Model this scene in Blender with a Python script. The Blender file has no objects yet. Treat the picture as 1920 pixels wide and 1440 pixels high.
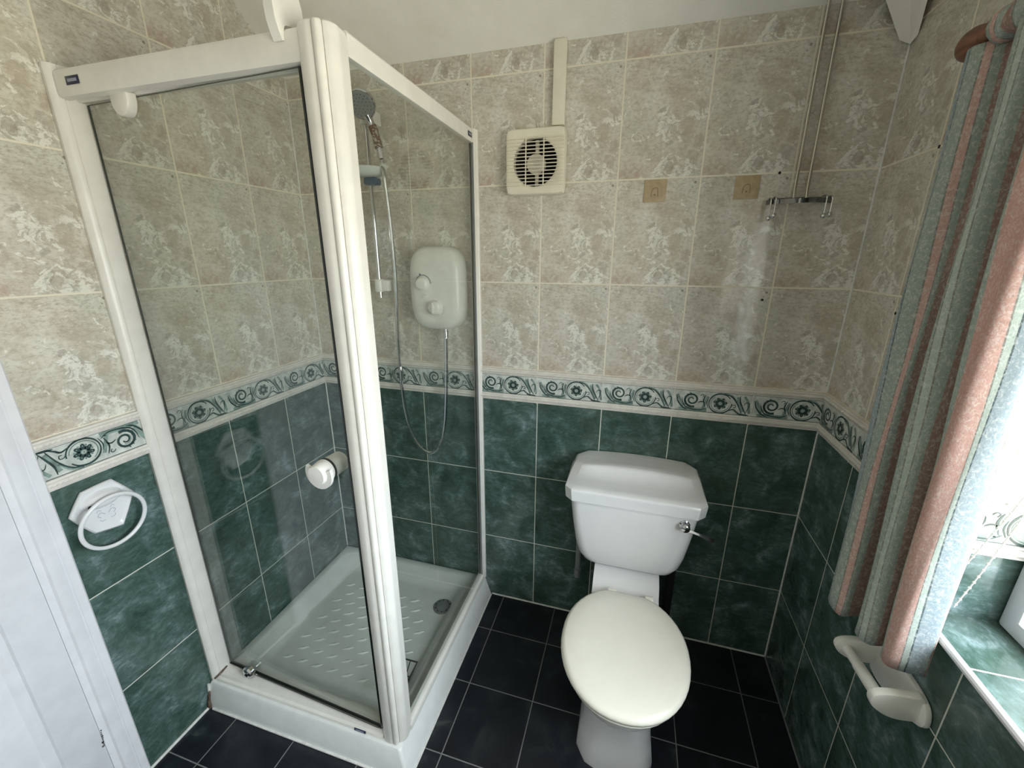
import bpy, bmesh, math, random
from mathutils import Vector, Matrix
random.seed(7)
PI = math.pi
sc = bpy.context.scene
COL = sc.collection

# ------------------------------------------------------------------ camera
W = 1.963                       # room width, back wall is y = 0, camera looks towards +y
cam_d = bpy.data.cameras.new('camera'); cam = bpy.data.objects.new('camera', cam_d); COL.objects.link(cam)
yaw, pitch, roll = -0.2827, -0.2968, 0.0029
cy_, sy_ = math.cos(yaw), math.sin(yaw); cp_, sp_ = math.cos(pitch), math.sin(pitch)
F = Vector((sy_*cp_, cy_*cp_, sp_)); R0 = Vector((cy_, -sy_, 0)); U0 = R0.cross(F)
R_ = math.cos(roll)*R0 + math.sin(roll)*U0; U_ = -math.sin(roll)*R0 + math.cos(roll)*U0
cam.matrix_world = Matrix(((R_.x, U_.x, -F.x, 1.3348), (R_.y, U_.y, -F.y, -1.514), (R_.z, U_.z, -F.z, 1.5386), (0, 0, 0, 1)))
cam_d.sensor_width = 36; cam_d.lens = 36*776.04/1920; cam_d.clip_start = 0.02
sc.camera = cam

# ------------------------------------------------------------------ sky, light, exposure
wd = bpy.data.worlds.new('sky'); sc.world = wd; wd.use_nodes = True
bgn = wd.node_tree.nodes['Background']
# overcast sky: cool and brightest overhead, warm ground below the horizon
wt = wd.node_tree
_tc = wt.nodes.new('ShaderNodeTexCoord'); _sx = wt.nodes.new('ShaderNodeSeparateXYZ'); wt.links.new(_tc.outputs['Generated'], _sx.inputs[0])
_mr = wt.nodes.new('ShaderNodeMapRange'); wt.links.new(_sx.outputs[2], _mr.inputs[0])
_mr.inputs[1].default_value = -1; _mr.inputs[2].default_value = 1
_rp = wt.nodes.new('ShaderNodeValToRGB'); wt.links.new(_mr.outputs[0], _rp.inputs[0]); _e = _rp.color_ramp.elements
_e[0].position, _e[0].color = 0.0, (.45, .42, .345, 1); _e[1].position, _e[1].color = 1.0, (.90, .97, 1.0, 1)
for _p, _c in ((.47, (.47, .445, .37, 1)), (.52, (.50, .53, .55, 1)), (.72, (.72, .79, .84, 1))):
    _x = _e.new(_p); _x.color = _c
wt.links.new(_rp.outputs[0], bgn.inputs[0]); bgn.inputs[1].default_value = 20.0
pl = bpy.data.lights.new('window_portal', 'AREA'); pl.shape = 'RECTANGLE'; pl.size = 1.08; pl.size_y = 1.40
pl.cycles.is_portal = True
po = bpy.data.objects.new('window_portal', pl); COL.objects.link(po)
po.location = (2.2, -1.277, 1.352); po.rotation_euler = (0, PI/2, 0)
sc.view_settings.view_transform = 'Standard'; sc.view_settings.look = 'None'
sc.view_settings.exposure = 0.14; sc.view_settings.gamma = 1.0; sc.view_settings.use_curve_mapping = False
sc.cycles.max_bounces = 10; sc.cycles.diffuse_bounces = 5; sc.cycles.glossy_bounces = 4
sc.cycles.transmission_bounces = 6; sc.cycles.transparent_max_bounces = 16
sc.cycles.caustics_reflective = False; sc.cycles.caustics_refractive = False
sc.cycles.sample_clamp_indirect = 6.0

# ------------------------------------------------------------------ material helpers
def srgb(r, g, b):
    f = lambda c: (c/255/12.92) if c/255 <= .04045 else ((c/255+.055)/1.055)**2.4
    return (f(r), f(g), f(b), 1)

class G:
    def __init__(s, name):
        s.mat = bpy.data.materials.new(name); s.mat.use_nodes = True
        s.nt = s.mat.node_tree; s.n = s.nt.nodes; s.l = s.nt.links
        s.p = s.n['Principled BSDF']; s.out = s.n['Material Output']
    def inp(s, sock, v):
        if isinstance(v, bpy.types.NodeSocket): s.l.new(v, sock)
        elif v is not None: sock.default_value = v
    def m(s, op, a, b=None, c=None, clamp=False):
        n = s.n.new('ShaderNodeMath'); n.operation = op; n.use_clamp = clamp
        for i, v in enumerate((a, b, c)):
            if v is not None: s.inp(n.inputs[i], v)
        return n.outputs[0]
    def mix(s, f, a, b):
        n = s.n.new('ShaderNodeMix'); n.data_type = 'RGBA'
        s.inp(n.inputs[0], f); s.inp(n.inputs[6], a); s.inp(n.inputs[7], b)
        return n.outputs[2]
    def comb(s, x, y, z=0.0):
        n = s.n.new('ShaderNodeCombineXYZ')
        for i, v in enumerate((x, y, z)): s.inp(n.inputs[i], v)
        return n.outputs[0]
    def sep(s, v):
        n = s.n.new('ShaderNodeSeparateXYZ'); s.inp(n.inputs[0], v); return n.outputs
    def noise(s, vec, scale, detail=4, rough=.55, dist=0.0):
        n = s.n.new('ShaderNodeTexNoise'); s.inp(n.inputs['Vector'], vec)
        n.inputs['Scale'].default_value = scale; n.inputs['Detail'].default_value = detail
        n.inputs['Roughness'].default_value = rough; n.inputs['Distortion'].default_value = dist
        return n.outputs
    def vor(s, vec, scale, feature='DISTANCE_TO_EDGE'):
        n = s.n.new('ShaderNodeTexVoronoi'); n.feature = feature; s.inp(n.inputs['Vector'], vec)
        n.inputs['Scale'].default_value = scale; return n.outputs
    def step(s, v, a, b):
        n = s.n.new('ShaderNodeMapRange'); n.interpolation_type = 'SMOOTHSTEP'; s.inp(n.inputs[0], v)
        n.inputs[1].default_value = a; n.inputs[2].default_value = b
        n.inputs[3].default_value = 0; n.inputs[4].default_value = 1; return n.outputs[0]
    def ramp(s, v, stops):
        n = s.n.new('ShaderNodeValToRGB'); s.inp(n.inputs[0], v); e = n.color_ramp.elements
        e[0].position, e[0].color = stops[0]; e[1].position, e[1].color = stops[1]
        for p, c in stops[2:]:
            x = e.new(p); x.color = c
        return n.outputs[0]
    def coord(s, kind='Object'):
        return s.n.new('ShaderNodeTexCoord').outputs[kind]
    def bump(s, h, strength=.3, dist=.002, prev=None):
        n = s.n.new('ShaderNodeBump'); n.inputs['Strength'].default_value = strength
        n.inputs['Distance'].default_value = dist; s.inp(n.inputs['Height'], h)
        if prev: s.l.new(prev, n.inputs['Normal'])
        return n.outputs[0]
    def done(s, col=None, rough=.5, normal=None, **kw):
        s.inp(s.p.inputs['Base Color'], col); s.inp(s.p.inputs['Roughness'], rough)
        if normal: s.l.new(normal, s.p.inputs['Normal'])
        for k, v in kw.items(): s.inp(s.p.inputs[k.replace('_', ' ')], v)
        return s.mat

def simple(name, col, rough=.4, metal=0.0, var=.03, scale=20, bumps=0.0, bscale=60, **kw):
    g = G(name); c = g.coord()
    n = g.noise(c, scale, 3)[0]
    lo = tuple(max(0, x*(1-var*2)) for x in col[:3]) + (1,); hi = tuple(min(1, x*(1+var)) for x in col[:3]) + (1,)
    colr = g.ramp(n, [(.3, lo), (.7, hi)])
    nm = None
    if bumps: nm = g.bump(g.noise(c, bscale, 2)[0], bumps, .001)
    return g.done(colr, rough, nm, Metallic=metal, **kw)

def tile_cells(g, tw, th, v0=0.0, u0=0.0):
    s = g.sep(g.coord('UV'))
    tu = g.m('DIVIDE', g.m('SUBTRACT', s[0], u0), tw); tv = g.m('DIVIDE', g.m('SUBTRACT', s[1], v0), th)
    fu, fv = g.m('FRACT', tu), g.m('FRACT', tv); iu, iv = g.m('FLOOR', tu), g.m('FLOOR', tv)
    du = g.m('MULTIPLY', g.m('MINIMUM', fu, g.m('SUBTRACT', 1.0, fu)), tw)
    dv = g.m('MULTIPLY', g.m('MINIMUM', fv, g.m('SUBTRACT', 1.0, fv)), th)
    return s, fu, fv, iu, iv, g.m('MINIMUM', du, dv)

def beige_tiles():
    g = G('beige_tiles'); tw, th = .25, .3295
    s, fu, fv, iu, iv, d = tile_cells(g, tw, th, 1.12)
    loc = g.comb(g.m('MULTIPLY', fu, tw), g.m('MULTIPLY', fv, th), g.m('MULTIPLY', iv, .003))
    cell = g.n.new('ShaderNodeTexWhiteNoise'); g.l.new(g.comb(iu, iv, 3.0), cell.inputs['Vector'])
    wn = g.sep(g.noise(loc, 34, 6, .68)[1])
    wu = g.m('MULTIPLY_ADD', g.m('SUBTRACT', wn[0], .5), .16, fu); wv = g.m('MULTIPLY_ADD', g.m('SUBTRACT', wn[1], .5), .13, fv)
    def spot(u, v, ru, rv, lo=.75, hi=1.1, raw=False):
        ex = g.m('DIVIDE', g.m('SUBTRACT', fu if raw else wu, u), ru); ey = g.m('DIVIDE', g.m('SUBTRACT', fv if raw else wv, v), rv)
        r = g.m('SQRT', g.m('ADD', g.m('MULTIPLY', ex, ex), g.m('MULTIPLY', ey, ey)))
        return g.m('SUBTRACT', 1.0, g.step(r, lo, hi))
    n1 = g.noise(loc, 15, 6, .62, .4)[0]
    col = g.ramp(n1, [(.36, srgb(184, 176, 162)), (.47, srgb(200, 194, 181)), (.57, srgb(208, 204, 193)), (.68, srgb(211, 210, 201))])
    n3 = g.noise(g.comb(s[0], s[1], 5.0), 6, 3)[0]
    col = g.mix(g.m('MULTIPLY', g.step(n3, .45, .7), .40), col, srgb(188, 194, 182))
    # ragged pale smear running down the middle and along the lower right
    z1 = spot(.56, .42, .26, .20, 0, 1.25, True); z2 = spot(.66, .10, .36, .20, 0, 1.2, True); z3 = spot(.86, .52, .2, .12, 0, 1.2, True)
    zone = g.m('MAXIMUM', g.m('MAXIMUM', z1, z2), z3)
    fb = g.m('ADD', g.noise(loc, 27, 9, .66, 1.1)[0], g.m('MULTIPLY', zone, .17))
    dk = g.m('MULTIPLY', g.step(fb, .50, .57), g.m('MULTIPLY', zone, .75))
    col = g.mix(g.m('MULTIPLY', dk, .6), col, srgb(166, 158, 142))
    sm = g.step(fb, .60, .635)
    col = g.mix(g.m('MULTIPLY', sm, .82), col, srgb(232, 232, 224))
    mot = g.noise(g.comb(g.m('MULTIPLY', fu, tw), g.m('MULTIPLY', fv, th*1.35), 4.0), 78, 7, .72)[0]
    col = g.mix(g.m('MULTIPLY', g.step(mot, .50, .40), .42), col, srgb(156, 146, 130))
    col = g.mix(g.m('MULTIPLY', g.step(mot, .53, .63), .40), col, srgb(222, 219, 207))
    gz = g.step(g.m('ADD', g.noise(loc, 24, 6, .7, .8)[0], g.m('MULTIPLY', zone, .16)), .62, .72)
    col = g.mix(g.m('MULTIPLY', gz, .35), col, srgb(150, 154, 144))
    # soft brown pebbles among it
    for u, v, ru, rv, f, c in ((.77, .42, .085, .075, .62, (178, 166, 148)), (.93, .29, .075, .065, .55, (166, 152, 135)), (.87, .17, .085, .055, .5, (164, 154, 140)), (.61, .09, .07, .05, .55, (158, 146, 132)),
                               (.58, .29, .035, .028, .5, (150, 146, 134)), (.47, .575, .04, .02, .55, (152, 144, 132)), (.90, .57, .06, .055, .45, (172, 162, 146)), (.72, .62, .17, .12, .35, (186, 176, 160))):
        col = g.mix(g.m('MULTIPLY', spot(u, v, ru, rv), f), col, srgb(*c))
    # fine pale scratches everywhere
    fine = g.step(g.noise(g.comb(g.m('MULTIPLY', fu, tw), g.m('MULTIPLY', fv, th*2.2), 1.0), 60, 6, .75)[0], .56, .70)
    col = g.mix(g.m('MULTIPLY', fine, .35), col, srgb(226, 222, 210))
    # pinkish brown lower left corner
    ll = g.m('MULTIPLY', g.m('SUBTRACT', 1.0, g.step(fv, .02, .24)), g.m('SUBTRACT', 1.0, g.step(fu, .25, .55)))
    col = g.mix(g.m('MULTIPLY', ll, g.m('MULTIPLY', g.step(g.noise(loc, 55, 5, .7)[0], .38, .58), .65)), col, srgb(178, 154, 138))
    # dark flecked strata along the top
    st = g.noise(g.comb(g.m('MULTIPLY', fu, 5.0), g.m('MULTIPLY', fv, 18.0), 2.0), 3.4, 6, .72)[0]
    top = g.m('MULTIPLY', g.step(fv, .62, .95), g.step(st, .53, .62))
    col = g.mix(g.m('MULTIPLY', top, .5), col, srgb(152, 140, 124))
    for (px, py, r_) in ((.236, .314, .0042), (.229, .300, .0018)):
        ex = g.m('SUBTRACT', g.m('MULTIPLY', fu, tw), px); ey = g.m('SUBTRACT', g.m('MULTIPLY', fv, th), py)
        dd = g.m('SQRT', g.m('ADD', g.m('MULTIPLY', ex, ex), g.m('MULTIPLY', ey, ey)))
        col = g.mix(g.m('MULTIPLY', g.m('SUBTRACT', 1.0, g.step(dd, r_*.6, r_*1.25)), .7), col, srgb(116, 106, 94))
    val = g.n.new('ShaderNodeHueSaturation'); g.l.new(col, val.inputs['Color'])
    g.l.new(g.m('ADD', .95, g.m('MULTIPLY', cell.outputs[0], .1)), val.inputs['Value'])
    tile = g.step(d, .0018, .0030)
    col = g.mix(tile, srgb(226, 219, 202), val.outputs[0])
    wav = g.noise(g.comb(s[0], s[1], 0.0), 9, 2)[0]
    nm = g.bump(tile, .5, .0012, g.bump(wav, .25, .006, g.bump(n1, .12, .001)))
    rough = g.m('ADD', g.m('MULTIPLY', g.m('SUBTRACT', 1.0, tile), .5), g.m('ADD', .05, g.m('MULTIPLY', n1, .08)))
    return g.done(col, rough, nm)

def green_tiles(name='green_tiles'):
    g = G(name); tw, th = .25, .331
    s, fu, fv, iu, iv, d = tile_cells(g, tw, th, .988-.331*3)
    cell = g.n.new('ShaderNodeTexWhiteNoise'); g.l.new(g.comb(iu, iv, 9.0), cell.inputs['Vector'])
    loc = g.comb(s[0], s[1], g.m('MULTIPLY', cell.outputs[0], 7.0))
    n1 = g.noise(loc, 11, 8, .62, .6)[0]
    n2 = g.noise(g.comb(g.m('MULTIPLY', s[0], 1.0), g.m('MULTIPLY', s[1], 1.9), cell.outputs[0]), 42, 5, .7, .8)[0]
    f = g.m('ADD', g.m('MULTIPLY', n1, .65), g.m('MULTIPLY', n2, .35))
    col = g.ramp(f, [(.34, srgb(46, 66, 59)), (.46, srgb(64, 86, 79)), (.55, srgb(86, 107, 103)), (.67, srgb(138, 155, 159))])
    col = g.mix(g.m('MULTIPLY', g.step(g.noise(loc, 6, 4)[0], .5, .68), .35), col, srgb(74, 88, 77))
    tile = g.step(d, .0012, .0021)
    col = g.mix(tile, srgb(206, 208, 198), col)
    nm = g.bump(tile, .5, .0012, g.bump(g.noise(g.comb(s[0], s[1], 0.0), 8, 2)[0], .2, .006))
    rough = g.m('ADD', g.m('MULTIPLY', g.m('SUBTRACT', 1.0, tile), .5), .14)
    return g.done(col, rough, nm)

def floor_tiles():
    g = G('black_floor_tiles'); t = .2439
    s, fu, fv, iu, iv, d = tile_cells(g, t, t, -.1941, .8594)
    cell = g.n.new('ShaderNodeTexWhiteNoise'); g.l.new(g.comb(iu, iv, 1.0), cell.inputs['Vector'])
    loc = g.comb(s[0], s[1], g.m('MULTIPLY', cell.outputs[0], 5.0))
    n = g.noise(loc, 9, 7, .6, .5)[0]
    col = g.ramp(n, [(.38, srgb(14, 17, 25)), (.55, srgb(24, 28, 36)), (.66, srgb(38, 44, 48)), (.78, srgb(84, 86, 86))])
    tile = g.step(d, .0012, .0022)
    col = g.mix(tile, srgb(122, 122, 122), col)
    nm = g.bump(tile, .5, .001, g.bump(n, .1, .001))
    return g.done(col, g.m('ADD', g.m('MULTIPLY', g.m('SUBTRACT', 1.0, tile), .4), .3), nm)

def plaster():
    g = G('white_stippled_plaster'); c = g.coord()
    n = g.noise(c, 120, 4, .6)[0]; n2 = g.noise(c, 12, 3)[0]
    col = g.ramp(n2, [(.3, srgb(232, 230, 222)), (.7, srgb(238, 236, 230))])
    return g.done(col, .8, g.bump(n, .35, .004, g.bump(n2, .3, .01)))

def glass(name, tint, r0=.04, rough=0.0):
    g = G(name)
    g.n.remove(g.p)
    geo = g.n.new('ShaderNodeNewGeometry')
    dt = g.n.new('ShaderNodeVectorMath'); dt.operation = 'DOT_PRODUCT'
    g.l.new(geo.outputs['Incoming'], dt.inputs[0]); g.l.new(geo.outputs['Normal'], dt.inputs[1])
    c = g.m('ABSOLUTE', dt.outputs['Value'])
    f = g.m('ADD', r0, g.m('MULTIPLY', g.m('POWER', g.m('SUBTRACT', 1.0, c, clamp=True), 5.0), 1-r0), clamp=True)
    sm = g.noise(g.coord(), 6, 4)[0]
    tr = g.n.new('ShaderNodeBsdfTransparent')
    g.l.new(g.ramp(sm, [(.3, tint), (.7, tuple(min(1, x*1.015) for x in tint[:3])+(1,))]), tr.inputs[0])
    gl = g.n.new('ShaderNodeBsdfGlossy'); gl.inputs['Roughness'].default_value = rough
    mx = g.n.new('ShaderNodeMixShader'); g.l.new(f, mx.inputs[0]); g.l.new(tr.outputs[0], mx.inputs[1]); g.l.new(gl.outputs[0], mx.inputs[2])
    g.l.new(mx.outputs[0], g.out.inputs[0])
    return g.mat

def curtain_cloth():
    g = G('striped_curtain_cloth')
    s = g.sep(g.coord('UV')); u = s[0]                      # u: 0..19 across the bunched cloth, v: height in metres
    c = g.comb(g.m('MULTIPLY', u, .04), s[1], 0.0)
    S, B, P_, K, PS, LN, P_SHADE = srgb(164, 175, 168), srgb(158, 172, 180), srgb(206, 168, 158), srgb(140, 138, 132), srgb(186, 198, 190), srgb(96, 108, 112), srgb(172, 142, 132)  # last tone: the pink darkened, painted shade for the fold sides
    stops = [(0, S), (1.5, LN), (1.6, B), (2.7, LN), (2.8, S), (3.55, K), (3.62, P_), (3.95, K), (4.02, S), (4.5, P_SHADE), (6.0, K), (6.1, S), (8.4, LN), (8.5, S), (9.3, K), (9.4, PS), (9.75, K), (9.85, S), (10.6, P_SHADE), (12.6, LN),
             (12.7, S), (14.55, LN), (14.62, P_), (16.72, K), (16.78, PS), (17.08, LN), (17.18, B), (18.15, K), (18.2, P_), (18.6, PS)]
    n = g.n.new('ShaderNodeValToRGB'); g.l.new(g.m('DIVIDE', u, 19.0), n.inputs[0]); r = n.color_ramp; r.interpolation = 'CONSTANT'
    r.elements[0].position, r.elements[0].color = 0, stops[0][1]; r.elements[1].position, r.elements[1].color = stops[1][0]/19, stops[1][1]
    for p_, c_ in stops[2:]:
        e = r.elements.new(p_/19); e.color = c_
    f1 = g.noise(c, 120, 5, .7, 1.0)[0]; f2 = g.noise(g.comb(g.m('MULTIPLY', u, .11), s[1], 2.0), 150, 3, .6)[0]
    col = g.mix(g.m('MULTIPLY', g.step(f1, .46, .64), .42), n.outputs[0], srgb(236, 236, 230))
    col = g.mix(g.m('MULTIPLY', g.step(f2, .50, .3), .35), col, srgb(112, 118, 114))
    df = g.n.new('ShaderNodeBsdfDiffuse'); tl = g.n.new('ShaderNodeBsdfTranslucent'); mx = g.n.new('ShaderNodeMixShader')
    nm = g.bump(g.noise(c, 260, 2)[0], .3, .001); g.l.new(nm, df.inputs['Normal'])
    g.l.new(col, df.inputs[0]); g.l.new(col, tl.inputs[0]); mx.inputs[0].default_value = .16
    g.l.new(df.outputs[0], mx.inputs[1]); g.l.new(tl.outputs[0], mx.inputs[2]); g.l.new(mx.outputs[0], g.out.inputs[0])
    g.n.remove(g.p)
    return g.mat

def wood():
    g = G('brown_turned_wood'); c = g.coord(); s = g.sep(c)
    n = g.noise(g.comb(g.m('MULTIPLY', s[0], 60.0), g.m('MULTIPLY', s[1], 6.0), g.m('MULTIPLY', s[2], 60.0)), 1.5, 5)[0]
    return g.done(g.ramp(n, [(.35, srgb(96, 60, 44)), (.65, srgb(138, 92, 70))]), .35)

def grip_material():
    g = G('grip_painted_reflections'); n = g.step(g.noise(g.coord(), 70, 3, .6, 1.5)[0], .50, .56)  # brown patches are reflections in the chrome, put into the colour
    return g.done(g.mix(n, srgb(92, 58, 44), srgb(190, 184, 176)), .2, None, Metallic=g.m('MULTIPLY', n, .9))

M = dict(
    beige=beige_tiles(), green=green_tiles(), floor=floor_tiles(), plaster=plaster(),
    gloss=simple('white_gloss_paint', srgb(226, 226, 231), .28, bumps=.06, bscale=18),
    dado=simple('white_dado_ceramic', srgb(222, 218, 212), .25, var=.05, scale=40, bumps=.25, bscale=90),
    scroll=simple('pale_border_ceramic', srgb(206, 211, 206), .2, var=.14, scale=45),
    scroll_mid=simple('mid_green_print', srgb(134, 154, 148), .25, var=.2, scale=60),
    scroll_dark=simple('dark_green_print', srgb(56, 76, 74), .25, var=.2, scale=60),
    frame=simple('white_powder_coat', srgb(230, 228, 222), .3),
    tray=simple('white_acrylic', srgb(226, 228, 228), .22),
    ceramic=simple('white_vitreous_china', srgb(224, 224, 226), .1, var=.01),
    seat=simple('cream_plastic', srgb(228, 225, 214), .22, var=.01),
    plastic=simple('white_plastic', srgb(232, 231, 226), .3),
    cream=simple('cream_white_plastic', srgb(228, 222, 206), .5),
    grey=simple('grey_plastic', srgb(130, 134, 136), .35),
    greydark=simple('dark_grey_plastic', srgb(40, 38, 38), .9),
    black=simple('black_void', srgb(12, 12, 12), .7),
    chrome=simple('chrome', srgb(205, 205, 208), .08, 1.0, var=.02),
    steel=simple('dull_steel', srgb(120, 116, 110), .3, 1.0, var=.1),
    wire=simple('dark_coated_wire', srgb(66, 62, 56), .4), rod=simple('brushed_rod', srgb(190, 188, 180), .25, 1.0, var=.03),
    darkchrome=simple('dark_chrome', srgb(120, 120, 124), .12, 1.0, var=.03),
    navy=simple('navy_badge', srgb(22, 30, 66), .3),
    silver=simple('silver_print', srgb(150, 156, 176), .3),
    ink=simple('grey_ink', srgb(96, 98, 100), .5), tealink=simple('teal_ink', srgb(52, 92, 104), .5),
    dark=simple('dark_rubber', srgb(26, 34, 30), .4), glassedge=simple('dark_green_glass_edge', srgb(14, 34, 26), .15),
    glass=glass('shower_glass', (.945, .96, .945, 1)), clear=glass('window_glass', (.97, .98, .98, 1)),
    cloth=curtain_cloth(), wood=wood(),
    tan=simple('tan_adhesive', srgb(178, 158, 126), .45, var=.08, scale=60), tanline=simple('tan_outline', srgb(132, 112, 84), .5),
    silicone=simple('white_silicone', srgb(222, 222, 218), .4, var=.08, scale=60, bumps=.4, bscale=50),
    grime=simple('brown_grime', srgb(104, 88, 76), .7, var=.4, scale=90, bumps=.6, bscale=160),
    chrome_reflect=grip_material(),
    frost=simple('milky_soap_dish', srgb(206, 212, 210), .3), blue=simple('blue_plastic', srgb(58, 84, 110), .35),
)

# ------------------------------------------------------------------ mesh helpers
class MB:
    def __init__(s): s.v = []; s.f = []; s.mi = []; s.uv = []; s.mats = []
    def mat(s, m):
        if m not in s.mats: s.mats.append(m)
        return s.mats.index(m)
    def add(s, verts, faces, m, uvs=None):
        o = len(s.v); s.v += [tuple(v) for v in verts]; k = s.mat(m)
        for i, f in enumerate(faces):
            s.f.append([o+j for j in f]); s.mi.append(k); s.uv.append(uvs[i] if uvs else None)
        return s
    def quad(s, pts, m, uv=None): return s.add(pts, [list(range(len(pts)))], m, [uv] if uv else None)
    def box(s, a, b, m, bev=0.0, seg=2):
        bm = bmesh.new(); bmesh.ops.create_cube(bm, size=1)
        c = [(a[i]+b[i])/2 for i in range(3)]; d = [abs(b[i]-a[i]) for i in range(3)]
        for v in bm.verts: v.co = Vector((c[0]+v.co.x*d[0], c[1]+v.co.y*d[1], c[2]+v.co.z*d[2]))
        if bev: bmesh.ops.bevel(bm, geom=list(bm.edges), offset=min(bev, min(d)*.49), segments=seg, affect='EDGES', profile=.5)
        return s.frombm(bm, m)
    def frombm(s, bm, m):
        bm.verts.index_update()
        s.add([v.co.copy() for v in bm.verts], [[v.index for v in f.verts] for f in bm.faces], m); bm.free(); return s
    def loft(s, rings, m, cap0=True, cap1=True, closed=True):
        n = len(rings[0]); vs = [p for r in rings for p in r]; fs = []
        for i in range(len(rings)-1):
            for j in range(n if closed else n-1):
                k = (j+1) % n
                fs.append([i*n+j, i*n+k, (i+1)*n+k, (i+1)*n+j])
        if cap0: fs.append(list(range(n))[::-1])
        if cap1: fs.append([(len(rings)-1)*n+j for j in range(n)])
        return s.add(vs, fs, m)
    def prism(s, poly, vec, m, bev=0.0):
        vec = Vector(vec)
        if bev:
            bm = bmesh.new(); vs = [bm.verts.new(Vector(p)) for p in poly]; f = bm.faces.new(vs)
            r = bmesh.ops.extrude_face_region(bm, geom=[f])
            bmesh.ops.translate(bm, vec=vec, verts=[e for e in r['geom'] if isinstance(e, bmesh.types.BMVert)])
            bmesh.ops.recalc_face_normals(bm, faces=bm.faces)
            bmesh.ops.bevel(bm, geom=list(bm.edges), offset=bev, segments=2, affect='EDGES', profile=.5)
            return s.frombm(bm, m)
        return s.loft([[Vector(p) for p in poly], [Vector(p)+vec for p in poly]], m)
    def tube(s, pts, r, m, n=10, closed=False, caps=True):
        pts = [Vector(p) for p in pts]; N = len(pts); rr = r if isinstance(r, (list, tuple)) else [r]*N
        rings = []; ref = None
        for i, p in enumerate(pts):
            if closed: t = pts[(i+1) % N]-pts[i-1]
            else: t = pts[min(i+1, N-1)]-pts[max(i-1, 0)]
            t.normalize()
            if ref is None: ref = Vector((0, 0, 1)) if abs(t.z) < .9 else Vector((1, 0, 0))
            ref = (ref - t*ref.dot(t)).normalized(); b = t.cross(ref)
            rings.append([p+(ref*math.cos(2*PI*j/n)+b*math.sin(2*PI*j/n))*rr[i] for j in range(n)])
        if closed:
            rings.append(rings[0]); return s.loft(rings, m, False, False)
        return s.loft(rings, m, caps, caps)
    def lathe(s, prof, origin, axis, m, n=28):
        # prof: (radius, distance along axis)
        o = Vector(origin); a = Vector(axis).normalized()
        u = a.orthogonal().normalized(); w = a.cross(u)
        rings = [[o+a*h+(u*math.cos(2*PI*j/n)+w*math.sin(2*PI*j/n))*max(r, 1e-5) for j in range(n)] for r, h in prof]
        return s.loft(rings, m)
    def ball(s, c, r, m, n=14):
        return s.lathe([(r*math.sin(PI*i/8), -r*math.cos(PI*i/8)) for i in range(9)], c, (0, 0, 1), m, n)
    def ribbon(s, pts, wid, frame, m, off=0.0):
        # pts in 2-D drawn on a plane: frame(x, y, offset) -> 3-D
        N = len(pts); ww = wid if isinstance(wid, (list, tuple)) else [wid]*N
        L, Rr = [], []
        for i in range(N):
            a = pts[max(i-1, 0)]; b = pts[min(i+1, N-1)]
            tx, ty = b[0]-a[0], b[1]-a[1]; q = math.hypot(tx, ty) or 1
            nx, ny = -ty/q*ww[i]/2, tx/q*ww[i]/2
            L.append(frame(pts[i][0]+nx, pts[i][1]+ny, off)); Rr.append(frame(pts[i][0]-nx, pts[i][1]-ny, off))
        return s.add(L+Rr, [[i, i+1, N+i+1, N+i] for i in range(N-1)], m)
    def disc2(s, c, r, frame, m, off=0.0, n=14, sy=1.0):
        return s.add([frame(c[0]+r*math.cos(2*PI*j/n), c[1]+r*sy*math.sin(2*PI*j/n), off) for j in range(n)], [list(range(n))], m)
    def build(s, name, parent=None, smooth=35, kind=None, loc=None, fixn=True):
        me = bpy.data.meshes.new(name)
        o3 = Vector(loc) if loc else Vector((0, 0, 0))
        me.from_pydata([Vector(v)-o3 for v in s.v], [], s.f)
        for m in s.mats: me.materials.append(m)
        me.polygons.foreach_set('material_index', s.mi)
        if any(s.uv):
            ul = me.uv_layers.new(name='UVMap')
            for p, uv in zip(me.polygons, s.uv):
                if uv:
                    for li, c in zip(p.loop_indices, uv): ul.data[li].uv = c
        if fixn and not any(s.uv):
            bm = bmesh.new(); bm.from_mesh(me); bmesh.ops.recalc_face_normals(bm, faces=bm.faces); bm.to_mesh(me); bm.free()
        if smooth:
            me.polygons.foreach_set('use_smooth', [True]*len(me.polygons)); me.set_sharp_from_angle(angle=math.radians(smooth))
        me.update()
        o = bpy.data.objects.new(name, me); COL.objects.link(o); o.location = o3
        if parent is not None:
            o.parent = parent; o.location = o3 - Vector(parent_world(parent))
        if kind: o['kind'] = kind
        return o

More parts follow.
